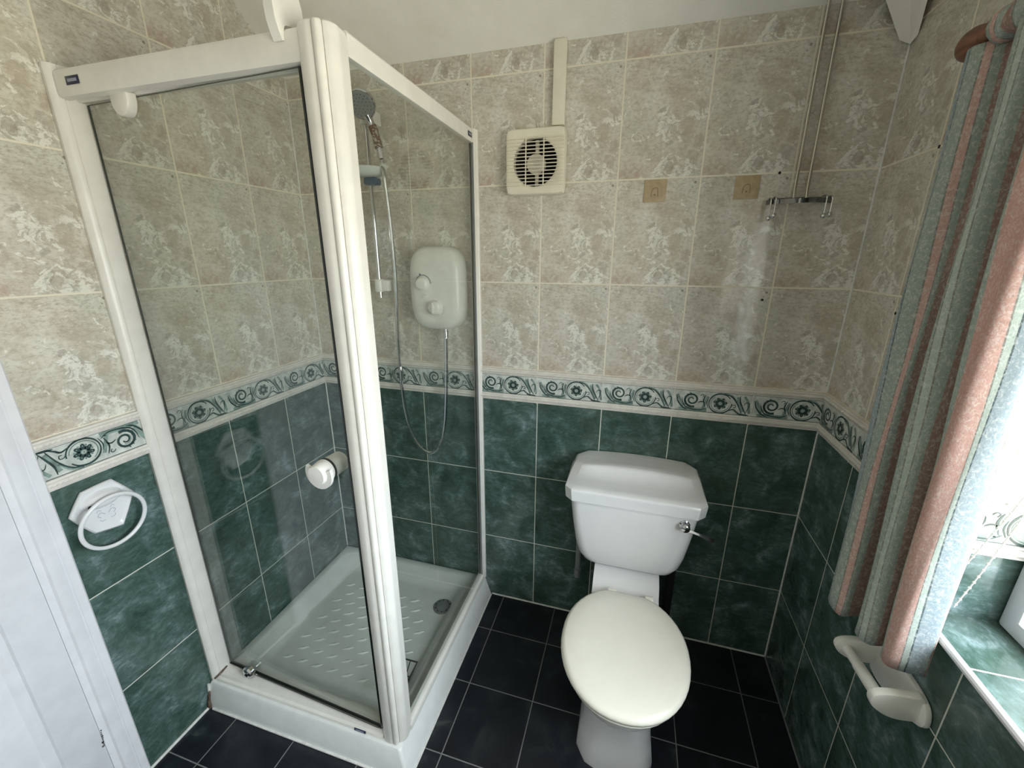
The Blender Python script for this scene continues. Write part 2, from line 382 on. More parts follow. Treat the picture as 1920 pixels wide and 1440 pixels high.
def parent_world(p):
    v = Vector((0, 0, 0))
    while p is not None: v += p.location; p = p.parent
    return v
def thing(name, label, cat, loc, group=None):
    o = bpy.data.objects.new(name, None); COL.objects.link(o); o.location = loc; o.empty_display_size = .05
    return tag(o, label, cat, group)
def tag(o, label, cat, group=None):
    o['label'] = label; o['category'] = cat
    if group: o['group'] = group
    return o
def catmull(P, n=8, closed=False):
    P = [Vector(p) for p in P]; N = len(P); out = []
    for i in range(N if closed else N-1):
        g = lambda k: P[k % N] if closed else P[min(max(k, 0), N-1)]
        a, b, c, d = g(i-1), g(i), g(i+1), g(i+2)
        for j in range(n):
            t = j/n
            out.append(.5*((2*b)+(c-a)*t+(2*a-5*b+4*c-d)*t*t+(3*b-a-3*c+d)*t**3))
    if not closed: out.append(P[-1])
    return out
def rrect(x0, x1, y0, y1, r, z, n=6):
    rs = r if isinstance(r, (list, tuple)) else [r]*4
    out = []
    for (cx, cy, a0), q in zip(((x1, y1, 0), (x0, y1, 90), (x0, y0, 180), (x1, y0, 270)), rs):
        sx = -1 if cx == x1 else 1; sy = -1 if cy == y1 else 1
        for i in range(n+1):
            a = math.radians(a0+90*i/n); out.append(Vector((cx+sx*q+q*math.cos(a), cy+sy*q+q*math.sin(a), z)))
    return out

# ------------------------------------------------------------------ the room
YF = -2.5                       # wall behind the camera
ZB, ZT = .988, 1.12             # border strip
def ceil_z(y): return min(2.178 + max(0, -y)*.85, 2.46)
YS = -(2.46-2.178)/.85
SILL, HEAD, WY0, WY1, WX = .834, 1.87, -.604, -1.95, 2.105   # window recess

mb = MB(); mb.quad([(0, 0, 0), (W, 0, 0), (W, YF, 0), (0, YF, 0)][::-1], M['floor'], [(0, 0), (W, 0), (W, YF), (0, YF)][::-1])
mb.box((-.1, YF-.1, -.1), (W+.3, .1, -.002), M['plaster'])
mb.build('floor', kind='structure', smooth=0)

def wallrect(mb, frame, u0, u1, z0, z1, uoff=0.0):
    """tiled rectangle on a wall: green below the border, beige above"""
    for za, zb, m in ((z0, min(z1, ZT), M['green']), (max(z0, ZT), z1, M['beige'])):
        if za < zb-1e-6:
            mb.quad([frame(u0, za), frame(u1, za), frame(u1, zb), frame(u0, zb)], m, [(u0+uoff, za), (u1+uoff, za), (u1+uoff, zb), (u0+uoff, zb)])
mb = MB(); fb = lambda u, z: (u, 0, z)
wallrect(mb, fb, 0, .885, 0, 2.178); wallrect(mb, fb, 1.06, W, 0, 2.178)
wallrect(mb, fb, .885, 1.06, 0, 1.755); wallrect(mb, fb, .885, 1.06, 1.925, 2.178)
mb.box((-.1, .012, -.1), (.885, .12, 2.6), M['plaster']); mb.box((1.06, .012, -.1), (W+.3, .12, 2.6), M['plaster'])
mb.box((.885, .012, -.1), (1.06, .12, 1.755), M['plaster']); mb.box((.885, .012, 1.925), (1.06, .12, 2.6), M['plaster'])
wall_back = mb.build('wall_back', kind='structure', smooth=0)
for i, (x, z) in enumerate(((1.714, 1.779), (1.727, 1.411), (.377, 2.059))):
    MB().lathe([(.004, 0), (.004, .0006)], (x, .0002, z), (0, -1, 0), M['black'], 12).build('screw_hole', wall_back)

def slopewall(mb, X, y0, y1, flip, uoff):
    """side wall above the border follows the sloping ceiling"""
    ys = [y0] + ([YS] if y1 < YS < y0 else []) + [y1]
    for a, b in zip(ys, ys[1:]):
        q = [(X, a, ZT), (X, b, ZT), (X, b, ceil_z(b)), (X, a, ceil_z(a))]
        uv = [((p[1]+.2406 if flip else -p[1]+uoff), p[2]) for p in q]
        mb.quad(q, M['beige'], uv)
DY0, DY1, DZ = -1.045, -1.80, 2.03       # door opening in the left wall
mb = MB(); fl = lambda u, z: (0, -u, z)
LO, RO = .0094, .006
fl2 = lambda u, z: (0, u, z)
wallrect(mb, fl2, DY0, 0, 0, ZT, .2406); wallrect(mb, fl2, YF, DY1, 0, ZT, .2406)
slopewall(mb, 0, 0, DY0, True, LO); slopewall(mb, 0, DY1, YF, True, LO)
mb.quad([(0, DY0, DZ), (0, DY1, DZ), (0, DY1, 2.46), (0, DY0, 2.46)], M['beige'], [(-DY0, DZ), (-DY1, DZ), (-DY1, 2.46), (-DY0, 2.46)])
mb.box((-.12, DY0, -.1), (-.01, .1, 2.6), M['plaster']); mb.box((-.12, YF-.1, -.1), (-.01, DY1, 2.6), M['plaster'])
mb.box((-.12, DY1, DZ), (-.01, DY0, 2.6), M['plaster'])
mb.build('wall_left', kind='structure', smooth=0)

mb = MB(); fr = lambda u, z: (W, -u, z)
wallrect(mb, fr, 0, -WY0, 0, ZT, RO); slopewall(mb, W, 0, WY0, False, RO)
wallrect(mb, fr, -WY0, -WY1, 0, SILL, RO); wallrect(mb, fr, -WY1, -YF, 0, ZT, RO); slopewall(mb, W, WY1, YF, False, RO)
mb.quad([(W, WY0, HEAD), (W, WY1, HEAD), (W, WY1, 2.46), (W, WY0, 2.46)], M['beige'], [(-WY0, HEAD), (-WY1, HEAD), (-WY1, 2.46), (-WY0, 2.46)])
for y in (WY0, WY1):                       # tiled reveals
    for za, zb, m in ((SILL, ZT, M['green']), (ZT, HEAD, M['beige'])):
        mb.quad([(W, y, za), (WX+.1, y, za), (WX+.1, y, zb), (W, y, zb)], m, [(.02, za), (.262, za), (.262, zb), (.02, zb)])
mb.quad([(W, WY0, SILL), (W, WY1, SILL), (WX+.1, WY1, SILL), (WX+.1, WY0, SILL)], M['green'],
        [(-WY0+RO, .67), (-WY1+RO, .67), (-WY1+RO, .90), (-WY0+RO, .90)])
mb.quad([(W, WY0, HEAD), (W, WY1, HEAD), (WX+.1, WY1, HEAD), (WX+.1, WY0, HEAD)], M['plaster'], [(0, 0), (1, 0), (1, 1), (0, 1)])
mb.box((W+.01, WY0+.01, -.1), (2.3, .1, 2.6), M['plaster']); mb.box((W+.01, YF-.1, -.1), (2.3, WY1-.01, 2.6), M['plaster'])
mb.box((W+.01, WY1-.01, -.1), (2.3, WY0+.01, SILL-.01), M['plaster']); mb.box((W+.01, WY1-.01, HEAD+.01), (2.3, WY0+.01, 2.6), M['plaster'])
wall_right = mb.build('wall_right', kind='structure', smooth=0)
for (y, z) in ((-.2435, 1.779), (-.249, 1.408)):
    MB().lathe([(.004, 0), (.004, .0006)], (W-.0002, y, z), (-1, 0, 0), M['black'], 12).build('screw_hole', wall_right)

mb = MB(); mb.box((-.1, YF-.1, -.1), (W+.3, YF, 2.6), M['plaster']); mb.build('wall_front', kind='structure', smooth=0)

mb = MB()
mb.add([(-.05, .01, 2.1695), (2.3, .01, 2.1695), (2.3, YS, 2.46), (-.05, YS, 2.46), (2.3, YF-.05, 2.46), (-.05, YF-.05, 2.46),
        (-.05, .01, 2.62), (2.3, .01, 2.62), (2.3, YF-.05, 2.62), (-.05, YF-.05, 2.62)],
       [[0, 3, 2, 1], [3, 5, 4, 2], [6, 7, 8, 9], [0, 1, 7, 6], [5, 9, 8, 4], [1, 2, 4, 8, 7], [0, 6, 9, 5, 3]], M['plaster'])
mb.build('ceiling', kind='structure', smooth=0)

# ---- border tiles: rope-edged dado strips and the printed scroll
def spiral(c, r0, r1, a0, turns, n=26):
    return [(c[0]+(r0+(r1-r0)*i/n)*math.cos(a0+turns*2*PI*i/n), c[1]+(r0+(r1-r0)*i/n)*math.sin(a0+turns*2*PI*i/n)) for i in range(n+1)]
def taper(n, w, lo=.25): return [w*(lo+(1-lo)*math.sin(PI*i/(n-1))) for i in range(n)]
def crv(pts, n=6): return [(p.x, p.y) for p in catmull([(x, y, 0) for x, y in pts], n)]
def scroll_unit(mb, fr, umin, umax, base):
    """one 250 x 79 mm scroll tile drawn from x = base; parts outside umin..umax are skipped"""
    mm = .001
    def fx(x, y, o):
        if base < -.9: x, y = 250-x, 79-y
        return fr(min(max(base+x*mm, umin), umax), 1.016+y*mm, .0068+o)
    def rib(p, w, m, off):
        fl_ = base < -.9
        if all(not (umin <= base+(250-q[0] if fl_ else q[0])*mm <= umax) for q in p): return
        mb.ribbon(p, w, fx, m, off)
    D, Md, Lt = M['scroll_dark'], M['scroll_mid'], M['scroll']
    # soft green shading
    for p, w in ((crv([(20, 6), (48, 9), (80, 8), (112, 10)]), 13), (crv([(98, 14), (104, 36), (112, 60)]), 9), (crv([(10, 60), (22, 40), (36, 20)]), 10),
                 (crv([(205, 66), (212, 44), (226, 14)]), 10), (crv([(160, 74), (186, 68), (204, 46)]), 7), (crv([(225, 70), (238, 50), (246, 10)]), 8)):
        rib(p, w, Md, .0002)
    # spiral leaf
    p = spiral((60, 44), 5, 27, 0.4, 1.75); rib(p, [3.4+4.6*i/26 for i in range(27)], D, .0004)
    p = spiral((60, 44), 12, 18, 1.2, .9); rib(p, 2.6, Md, .0003)
    for a in (100, 125, 150, 175, 200):
        q = math.radians(a); rib(crv([(60+19*math.cos(q), 44+19*math.sin(q)), (60+27*math.cos(q+.15), 44+27*math.sin(q+.15))]), 3.0, D, .0005)
    rib(crv([(26, 52), (36, 22), (58, 10), (92, 8), (112, 20)]), taper(25, 4.5), D, .0004)
    rib(crv([(8, 58), (14, 36), (32, 14), (50, 6)]), taper(19, 5.5), D, .0005)
    rib(crv([(18, 34), (26, 18), (44, 6)]), taper(13, 4), D, .0006)
    rib(crv([(86, 60), (92, 66), (98, 62), (94, 56)]), 2.2, D, .0005); rib(crv([(80, 34), (92, 40), (104, 34)]), taper(13, 4), D, .0005)
    rib(crv([(104, 66), (98, 44), (106, 18)]), taper(13, 4.5), D, .0005); rib(crv([(113, 52), (110, 34), (118, 14)]), taper(13, 3), D, .0006)
    # flower in its ring
    p = [(152+36*math.cos(2*PI*i/36+.6), 38+35*math.sin(2*PI*i/36+.6)) for i in range(34)]; rib(p, [3.2+2.2*math.sin(i*.2)**2 for i in range(34)], D, .0004)
    p = [(152+30*math.cos(2*PI*i/30+2.2), 38+29*math.sin(2*PI*i/30+2.2)) for i in range(20)]; rib(p, 3, Md, .0003)
    if umin < base+.132 and base+.172 < umax:
        for k in range(7):
            a = 2*PI*k/7+.2
            mb.disc2((152+11.5*math.cos(a), 38+11*math.sin(a)), 6.6, fx, D, .0004, 10); mb.disc2((152+19*math.cos(a+.5), 38+18*math.sin(a+.5)), 3.0, fx, Md, .0004, 8)
            mb.disc2((152+18.5*math.cos(a), 38+17.5*math.sin(a)), 4.6, fx, D, .0005, 10); mb.disc2((152+17*math.cos(a), 38+16*math.sin(a)), 1.6, fx, Md, .0007, 8)
        mb.disc2((152, 38), 7, fx, Md, .0006, 12); mb.disc2((152, 38), 3.6, fx, Lt, .0008, 8); mb.disc2((152, 38), 1.8, fx, D, .0009, 8)
    # tail
    rib(crv([(160, 74), (184, 66), (204, 44), (222, 8)]), taper(19, 4.2, .5), D, .0005)
    rib(crv([(176, 12), (194, 20), (206, 12), (220, 4)]), taper(19, 5), D, .0005)
    rib(crv([(186, 28), (192, 36), (200, 36), (200, 28), (194, 28)]), 2.2, D, .0006)
    rib(crv([(212, 72), (214, 50), (224, 28), (236, 6)]), taper(19, 5), D, .0006)
    rib(crv([(226, 36), (232, 48), (242, 46), (240, 28), (234, 10)]), taper(25, 3.4), D, .0006)
    rib(crv([(206, 6), (222, 5), (244, 4)]), taper(13, 5), D, .0005)

def border(name, fr, u0, u1, phase, lines):
    """fr(u, z, outwards) -> 3-D point"""
    mb = MB()
    def strip(prof, m):
        mb.loft([[fr(u, z, o) for z, o in prof] for u in (u0, u1)], m, True, True)
    strip([(1.016, 0), (1.016, .0065), (1.095, .0065), (1.095, 0)], M['scroll'])
    strip([(1.0925, .0064), (1.0925, .0072), (1.0945, .0072), (1.0945, .0064)], M['scroll_dark'])
    strip([(1.0165, .0064), (1.0165, .0072), (1.0185, .0072), (1.0185, .0064)], M['scroll_dark'])
    for a, b in ((1.0935, 1.12), (.988, 1.0175)):
        h = b-a
        strip([(a, 0)] + [(a+h*t, o_) for t, o_ in ((0, .006), (.05, .011), (.16, .012), (.20, .0082), (.25, .0082), (.30, .012), (.40, .0142), (.5, .0148), (.6, .0142), (.70, .012), (.75, .0082), (.80, .0082), (.84, .012), (.95, .011), (1, .006))] + [(b, 0)], M['dado'])
        # raised rope twist
        k = int((u1-u0)/.011)
        for i in range(k):
            u = u0+.005+i*.011
            if u+.009 > u1: break
            c = (a+b)/2
            mb.add([fr(u, c-.0045, .0125), fr(u+.004, c-.0045, .0125), fr(u+.0095, c+.0045, .0125), fr(u+.0055, c+.0045, .0125),
                    fr(u+.0025, c-.0012, .0172), fr(u+.007, c+.0012, .0172)], [[0, 1, 5, 4], [1, 2, 5], [2, 3, 4, 5], [3, 0, 4]], M['dado'])
    base = phase
    while base > u0: base -= .25
    while base < u1:
        scroll_unit(mb, fr, u0, u1, base)
        if u0 < base < u1:
            for z0, z1, o in ((1.0175, 1.0935, .0078), (1.0935, 1.12, .0146), (.988, 1.0175, .0146)):
                mb.quad([fr(base-.0009, z0, o), fr(base+.0009, z0, o), fr(base+.0009, z1, o), fr(base-.0009, z1, o)], M['silicone'])
        base += .25
    return mb.build(name, kind='structure', fixn=False)
border('trim_1', lambda u, z, o: (u, -o, z), 0.0, W, 0.0, None)
border('trim_2', lambda u, z, o: (o, u, z), -.984, -.012, -.2406, None)
border('trim_3', lambda u, z, o: (W-o, -u, z), .012, -WY0, .244, None)
border('trim_4', lambda u, z, o: (W+u, WY0-o, z), 0.012, WX-W, -.03, None)

# ---- sill edging, sealant beads, corner boxing
mb = MB(); mb.tube([(W-.002, WY0+.002, SILL), (W-.002, WY1, SILL)], .0075, M['gloss'], 10); mb.build('trim_5', kind='structure')
mb = MB(); mb.tube([(.004, -.786, .004), (.004, -.985, .004)], .005, M['silicone'], 8)
mb.tube([(.02, -.7835, .003), (.797, -.7835, .003)], .0038, M['silicone'], 8); mb.tube([(.798, -.78, .002), (.798, -.01, .002)], .003, M['silicone'], 8)
mb.tube([(.8, -.003, .003), (W, -.003, .003)], .0035, M['silicone'], 8); mb.tube([(W-.003, -.003, .003), (W-.003, -1.3, .003)], .003, M['grey'], 8)
mb.tube([(.004, -.779, .01), (.004, -.772, .06), (.005, -.768, .094)], .0045, M['silicone'], 8)
mb.tube([(.006, -.783, .004), (.010, -.784, .03), (.012, -.775, .07)], [.007, .005, .003], M['grime'], 8)
mb.tube([(.024, -.757, .112), (.030, -.735, .118), (.030, -.712, .121)], [.003, .0045, .0035], M['grime'], 8)
mb.tube([(W-.002, -.002, .003), (W-.002, -.002, .986)], .0028, M['silicone'], 8); mb.tube([(W-.002, -.002, 1.122), (W-.002, -.002, 2.07)], .0028, M['silicone'], 8)
mb.tube([(.002, -.002, .10), (.002, -.002, .986)], .0026, M['silicone'], 8); mb.tube([(.002, -.002, 1.122), (.002, -.002, 2.17)], .0026, M['silicone'], 8)
mb.build('trim_6', kind='structure')
mb = MB()
a0, b0, c0 = Vector((1.935, -.004, 2.078)), Vector((1.957, -.012, 2.064)), Vector((W-.001, -.030, 2.076))
d0 = Vector((W-.002, -.003, 2.09)); s_ = .34
va, vb, vc, vd = Vector((-.84, -.52, .98)), Vector((-.60, -.80, .98)), Vector((-.30, -.80, .98)), Vector((-.45, -.60, 1.1))
mb.loft([[a0, b0, c0, d0], [a0+va*s_, b0+vb*s_, c0+vc*s_, d0+vd*s_]], M['plaster']); mb.build('trim_7', kind='structure', smooth=0)

# ---- door and architrave on the left wall
mb = MB()
prof = [(0, -.980), (.014, -.980), (.018, -.984), (.018, -1.000), (.0145, -1.0025), (.0165, -1.006), (.0165, -1.030), (.0105, -1.034), (.0085, -1.040), (.0085, -1.048), (-.03, -1.048), (-.03, -1.04), (0, -1.04)]
mb.loft([[Vector((x, y, z)) for x, y in prof] for z in (0, 2.05)], M['gloss'])
mb.loft([[Vector((x, DY1*2-y+(-1.045-DY1)*0+(-DY1-1.045)-(-DY1-1.045), z)) if False else Vector((x, DY1-(y+1.045), z)) for x, y in prof] for z in (0, 2.05)], M['gloss'])
mb.box((0, DY1-.065, 2.03), (.018, -.98, 2.10), M['gloss'], .004)
mb.build('trim_8', kind='structure')
mb = MB(); mb.box((-.036, DY1+.0035, .006), (.0065, DY0-.0033, DZ-.004), M['gloss'], .0008)
door = mb.build('door_1', kind='structure')
for za, zb in ((.16, .78), (.98, 1.88)):
    m2 = MB(); y0, y1 = -1.72, -1.125
    def ring(i, x): return [Vector((x, y0+i, za+i)), Vector((x, y1-i, za+i)), Vector((x, y1-i, zb-i)), Vector((x, y0+i, zb-i))]
    m2.loft([ring(0, .006), ring(.008, .013), ring(.02, .014), ring(.03, .0075), ring(.07, .012)], M['gloss'], False, True)
    m2.build('door_panel', door)
m2 = MB()
for i in range(9):
    z = .275-i*.0065; y = -1.0445-.002*random.random()-i*.0007; w_ = .001+.0025*random.random()
    m2.box((.0082, y-w_, z-.0028), (.0092, y+w_*.6, z+.0018), M['ink'] if i % 3 else M['greydark'], .0002)
m2.build('paint_scuff', door)
m2 = MB(); m2.lathe([(.026, 0), (.026, .006), (.010, .01), (.010, .04), (.024, .046), (.028, .058), (.022, .07), (0.001, .073)], (.006, -1.74, 1.02), (1, 0, 0), M['chrome']); m2.build('door_handle', door)

# ---- window
win = bpy.data.objects.new('window_1', None); COL.objects.link(win); win.location = (WX, WY0, SILL); win['kind'] = 'structure'
mb = MB(); xa, xb = WX-.012, WX+.058
mb.box((xa, WY0-.002, SILL+.001), (xb, WY0-.040, HEAD-.001), M['gloss'], .006); mb.box((xa, WY1+.040, SILL+.001), (xb, WY1+.002, HEAD-.001), M['gloss'], .006)
mb.box((xa, WY1+.03, SILL+.001), (xb, WY0-.03, SILL+.036), M['gloss'], .006); mb.box((xa, WY1+.03, HEAD-.045), (xb, WY0-.03, HEAD-.001), M['gloss'], .006)
mb.box((xa, -1.31, SILL+.03), (xb, -1.25, HEAD-.04), M['gloss'], .006)
mb.build('window_frame', win)
for (ya, yb) in ((WY0-.036, -1.253), (-1.307, WY1+.036)):
    mb = MB(); mb.box((WX+.025, yb, SILL+.032), (WX+.031, ya, HEAD-.04), M['clear']); mb.build('window_pane', win, smooth=0)

# ------------------------------------------------------------------ shower tray
tray = MB()
rings = [rrect(.002, .797, -.782, -.002, [.004, .004, .004, .008], 0), rrect(.002, .768, -.765, -.002, [.004, .004, .004, .012], .088),
         rrect(.004, .763, -.760, -.004, [.006, .006, .006, .014], .0955), rrect(.008, .757, -.754, -.006, [.008, .008, .008, .016], .097),
         rrect(.030, .706, -.672, -.030, .05, .097), rrect(.036, .700, -.664, -.036, .05, .094),
         rrect(.085, .668, -.634, -.080, .06, .056), rrect(.098, .656, -.622, -.094, .06, .050), rrect(.11, .645, -.61, -.105, .06, .0485)]
tray.loft(rings, M['tray'])
for i in range(7):
    for j in range(9):
        x = .155+i*.068+(.03 if j % 2 else 0); y = -.19-j*.048
        if math.hypot(x-.62, y+.18) < .09 or x > .62: continue
        a = math.radians(28); d = Vector((math.cos(a), math.sin(a), 0)); n_ = Vector((-d.y, d.x, 0)); c = Vector((x, y, .0483))
        tray.add([c-d*.025, c-n_*.0075, c+d*.025, c+n_*.0075, c-d*.012+Vector((0, 0, 0.0042)), c+d*.012+Vector((0, 0, 0.0042))],
                 [[0, 1, 4], [1, 2, 5], [1, 5, 4], [2, 3, 5], [3, 0, 4], [3, 4, 5]], M['tray'])
tray_o = tray.build('shower_tray')
tag(tray_o, 'white shower tray with raised dashes, in the corner under the glass enclosure', 'shower tray')
m2 = MB(); m2.lathe([(.042, 0), (.042, .003), (.037, .0055), (.030, .0058), (.029, .003), (.0285, .003), (.027, .0075), (.012, .010), (.001, .0105)], (.63, -.184, .0478), (0, 0, 1), M['grey'], 32)
for k in range(10):
    a = 2*PI*k/10; m2.box((.63+.033*math.cos(a)-.0025, -.184+.033*math.sin(a)-.0025, .0532), (.63+.033*math.cos(a)+.0025, -.184+.033*math.sin(a)+.0025, .0541), M['greydark'])
m2.build('drain', tray_o)['label'] = 'grey plastic waste cover'

# ------------------------------------------------------------------ shower enclosure
enc = thing('shower_enclosure', 'white framed corner shower enclosure with glass pivot door and side panel', 'shower enclosure', (.38, -.38, .097))
ZE0, ZE1 = .098, 1.948
mb = MB()     # wall channel on the left wall
prof = [(.001, -.754), (.012, -.756), (.020, -.752), (.0245, -.745), (.0255, -.737), (.0235, -.7345), (.0265, -.733), (.0285, -.722), (.029, -.706), (.0275, -.694), (.0245, -.690), (.001, -.690)]
mb.loft([[Vector((x, y, z)) for x, y in prof] for z in (ZE0, ZE1+.008)], M['frame']); mb.build('wall_channel', enc)
mb = MB()     # wall channel on the back wall
prof = [(.744, -.001), (.744, -.026), (.747, -.030), (.764, -.030), (.768, -.024), (.768, -.014), (.772, -.012), (.772, -.001)]
mb.loft([[Vector((x, y, z)) for x, y in prof] for z in (ZE0, ZE1+.006)], M['frame']); mb.build('wall_channel', enc)
def lobe(p0, p1, h, n=9):
    p0, p1 = Vector(p0), Vector(p1); d = p1-p0; nn = Vector((d.y, -d.x)).normalized()
    return [p0+d*(i/(n-1))+nn*h*math.sin(PI*i/(n-1))**.6 for i in range(n)]
mb = MB()     # fluted corner post
prof = [Vector((.694, -.705)), Vector((.692, -.735))]
prof += lobe((.694, -.739), (.7335, -.7525), .0080) + [Vector((.7348, -.7475))] + lobe((.7362, -.7525), (.7515, -.7455), .0055) + [Vector((.7505, -.7415))] + lobe((.7535, -.7435), (.7675, -.714), .0065)
prof += [Vector((.767, -.705)), Vector((.764, -.690)), Vector((.745, -.688)), Vector((.742, -.700))]
cen = Vector((.727, -.718))
def pr(z, s): return [Vector((cen.x+(p.x-cen.x)*s, cen.y+(p.y-cen.y)*s, z)) for p in prof]
mb.loft([pr(ZE0, .985), pr(ZE0+.004, 1), pr(1.938, 1), pr(1.946, .95), pr(1.950, .82)], M['frame']); mb.build('corner_post', enc, smooth=35)
mb = MB()     # rails
mb.prism([(.027, -.745, 1.888), (.027, -.747, 1.894), (.027, -.7475, 1.935), (.027, -.744, 1.9415), (.027, -.715, 1.943), (.027, -.700, 1.942), (.027, -.697, 1.888), (.027, -.712, 1.886), (.027, -.716, 1.892), (.027, -.726, 1.892), (.027, -.730, 1.885)], (.673, 0, 0), M['frame'])
top1 = mb.build('top_rail', enc)
mb = MB()
mb.prism([(.748, -.69, 1.91), (.763, -.69, 1.91), (.765, -.69, 1.914), (.765, -.69, 1.948), (.762, -.69, 1.952), (.748, -.69, 1.952)], (0, .664, 0), M['frame']); top2 = mb.build('top_rail', enc)
mb = MB()
mb.prism([(.024, -.752, .0975), (.024, -.750, .106), (.024, -.742, .108), (.024, -.738, .117), (.024, -.716, .1205), (.024, -.694, .121), (.024, -.688, .118), (.024, -.688, .0975)], (.672, 0, 0), M['frame']); bot1 = mb.build('bottom_rail', enc)
mb = MB()
mb.prism([(.742, -.70, .0975), (.742, -.70, .128), (.746, -.70, .132), (.757, -.70, .132), (.761, -.70, .120), (.767, -.70, .118), (.769, -.70, .112), (.769, -.70, .0975)], (0, .674, 0), M['frame']); mb.build('bottom_rail', enc)
def badge(parent, c, u, v, n, su, sv):
    c, u, v, n = map(Vector, (c, u, v, n)); m2 = MB()
    def q(a, b, h): return c+u*a+v*b+n*h
    m2.prism([q(-su, -sv, 0), q(su, -sv, 0), q(su, sv, 0), q(-su, sv, 0)], n*.0012, M['navy'], .0003)
    m2.prism([q(-su*.7, -sv*.35, .0012), q(su*.7, -sv*.35, .0012), q(su*.7, sv*.35, .0012), q(-su*.7, sv*.35, .0012)], n*.0003, M['silver'])
    o = m2.build('badge', parent); o['label'] = 'small navy blue badge'; return o
badge(top1, (.085, -.7476, 1.916), (1, 0, 0), (0, 0, 1), (0, -1, 0), .021, .0085)
badge(top2, (.7652, -.062, 1.929), (0, 1, 0), (0, 0, 1), (1, 0, 0), .017, .0075)
badge(bot1, (.615, -.7512, .1025), (1, 0, 0), (0, .22, 1), (0, -1, .22), .021, .0042)
# side panel
mb = MB(); mb.box((.7545, -.69, .125), (.7595, -.024, 1.915), M['glass']); mb.build('side_glass', enc, smooth=0)
mb = MB(); mb.box((.7505, -.036, .13), (.754, -.028, 1.912), M['greydark']); mb.box((.7605, -.036, .13), (.764, -.028, 1.912), M['grey']); mb.build('seal_strip', enc)['label'] = 'dark glazing seal'
# pivot door, a little ajar
dA, dB = Vector((.036, -.6985, 0)), Vector((.686, -.7345, 0)); dd = (dB-dA).normalized(); dn = Vector((dd.y, -dd.x, 0))   # dn faces the room
def dp(s, off, z): p = dA+dd*s+dn*off; return Vector((p.x, p.y, z))
L = (dB-dA).length
mb = MB(); z0, z1 = .124, 1.884
vs = [dp(0, .0025, z0), dp(L, .0025, z0), dp(L, .0025, z1), dp(0, .0025, z1), dp(0, -.0025, z0), dp(L, -.0025, z0), dp(L, -.0025, z1), dp(0, -.0025, z1)]
mb.add(vs, [[0, 1, 2, 3], [5, 4, 7, 6]], M['glass']); mb.add(vs, [[0, 4, 5, 1], [1, 5, 6, 2], [2, 6, 7, 3], [3, 7, 4, 0]], M['glassedge'])
dg = mb.build('glass_door', enc, smooth=0)
mb = MB(); mb.prism([dp(0, -.005, z0-.001), dp(0, .005, z0-.001), dp(0, .005, z0+.004), dp(0, -.005, z0+.004)], dd*L, M['dark'])
mb.tube([dp(.12, .006, .128), dp(L-.01, .006, .128)], .0025, M['steel'], 8); mb.build('drip_seal', dg)['label'] = 'dark drip strip along the bottom edge'
mb = MB(); mb.prism([dp(L-.001, -.005, z0), dp(L+.004, -.005, z0), dp(L+.004, .0035, z0), dp(L-.001, .0035, z0)], (0, 0, z1-z0), M['glassedge']); mb.build('edge_seal', dg)['label'] = 'dark edge seal'
mb = MB(); mb.lathe([(.001, 0), (.019, 0), (.0235, .004), (.0235, .014), (.019, .020), (.009, .022), (.009, .017), (.001, .017)], dp(.106, .003, .137), dn, M['chrome'], 24)
mb.lathe([(.006, 0), (.006, .005), (.001, .006)], dp(.106, .018, .137), dn, M['greydark'], 12); mb.build('pivot', dg)['label'] = 'corroded metal pivot'
# upper pivot block: half round
mb = MB(); pts = []
for i in range(13):
    a = PI+PI*i/12; pts.append(dp(.155+.031*math.cos(a)*.95, .004, 1.878+.046*math.sin(a)*.8))
pts += [dp(.155+.0295, .004, 1.889), dp(.155-.0295, .004, 1.889)]
mb.prism(pts, dn*.022, M['frame'], .004); mb.build('pivot', dg)['label'] = 'white half-round pivot cover'
# knob either side of the glass
mb = MB(); kc = dp(.575, 0, 1.015)
mb.lathe([(.0305, .003), (.0305, .006), (.0265, .032), (.0245, .037), (.001, .039)], kc, dn, M['plastic'], 36)
ring_in, ring_out = [], []
for i in range(21):
    a = math.radians(150+ (385-150)*i/20)
    e = dd*math.cos(a)+Vector((0, 0, math.sin(a)))
    ring_in.append(e*.027); ring_out.append(e*.041)
for h0, h1 in ((.020, .028),):
    secs = [[kc+dn*h0+a, kc+dn*h0+b, kc+dn*h1+b, kc+dn*h1+a] for a, b in zip(ring_in, ring_out)]
    mb.loft(secs, M['plastic'])
mb.build('door_knob', dg)
mb = MB(); mb.lathe([(.029, .003), (.029, .006), (.027, .052), (.022, .056), (.001, .057)], kc, -dn, M['plastic'], 36); mb.build('door_knob', dg)
mb = MB(); mb.lathe([(.0305, -.0031), (.0318, -.003), (.0318, .003), (.0305, .0031)], kc, dn, M['dark'], 36); mb.build('knob_washer', dg)

# hook over the top rail
hk = MB(); hx = .661
outer = [(-.7535, 1.921), (-.760, 1.934), (-.7655, 1.952), (-.767, 1.972), (-.763, 1.995), (-.752, 2.018), (-.735, 2.030), (-.715, 2.030), (-.700, 2.018), (-.692, 1.992), (-.690, 1.960), (-.6905, 1.900)]
inner = [(-.7485, 1.922), (-.7482, 1.930), (-.747, 1.938), (-.7445, 1.945), (-.740, 1.949), (-.732, 1.951), (-.722, 1.953), (-.714, 1.954), (-.706, 1.953), (-.700, 1.950), (-.6965, 1.944), (-.6962, 1.900)]
hk.loft([[Vector((hx-.010, a[0], a[1])), Vector((hx+.010, a[0], a[1])), Vector((hx+.010, b[0], b[1])), Vector((hx-.010, b[0], b[1]))] for a, b in zip(outer, inner)], M['plastic'])
hko = hk.build('over_rail_hook', smooth=50); tag(hko, 'white plastic hook clipped over the enclosure top rail by the corner post', 'hook')

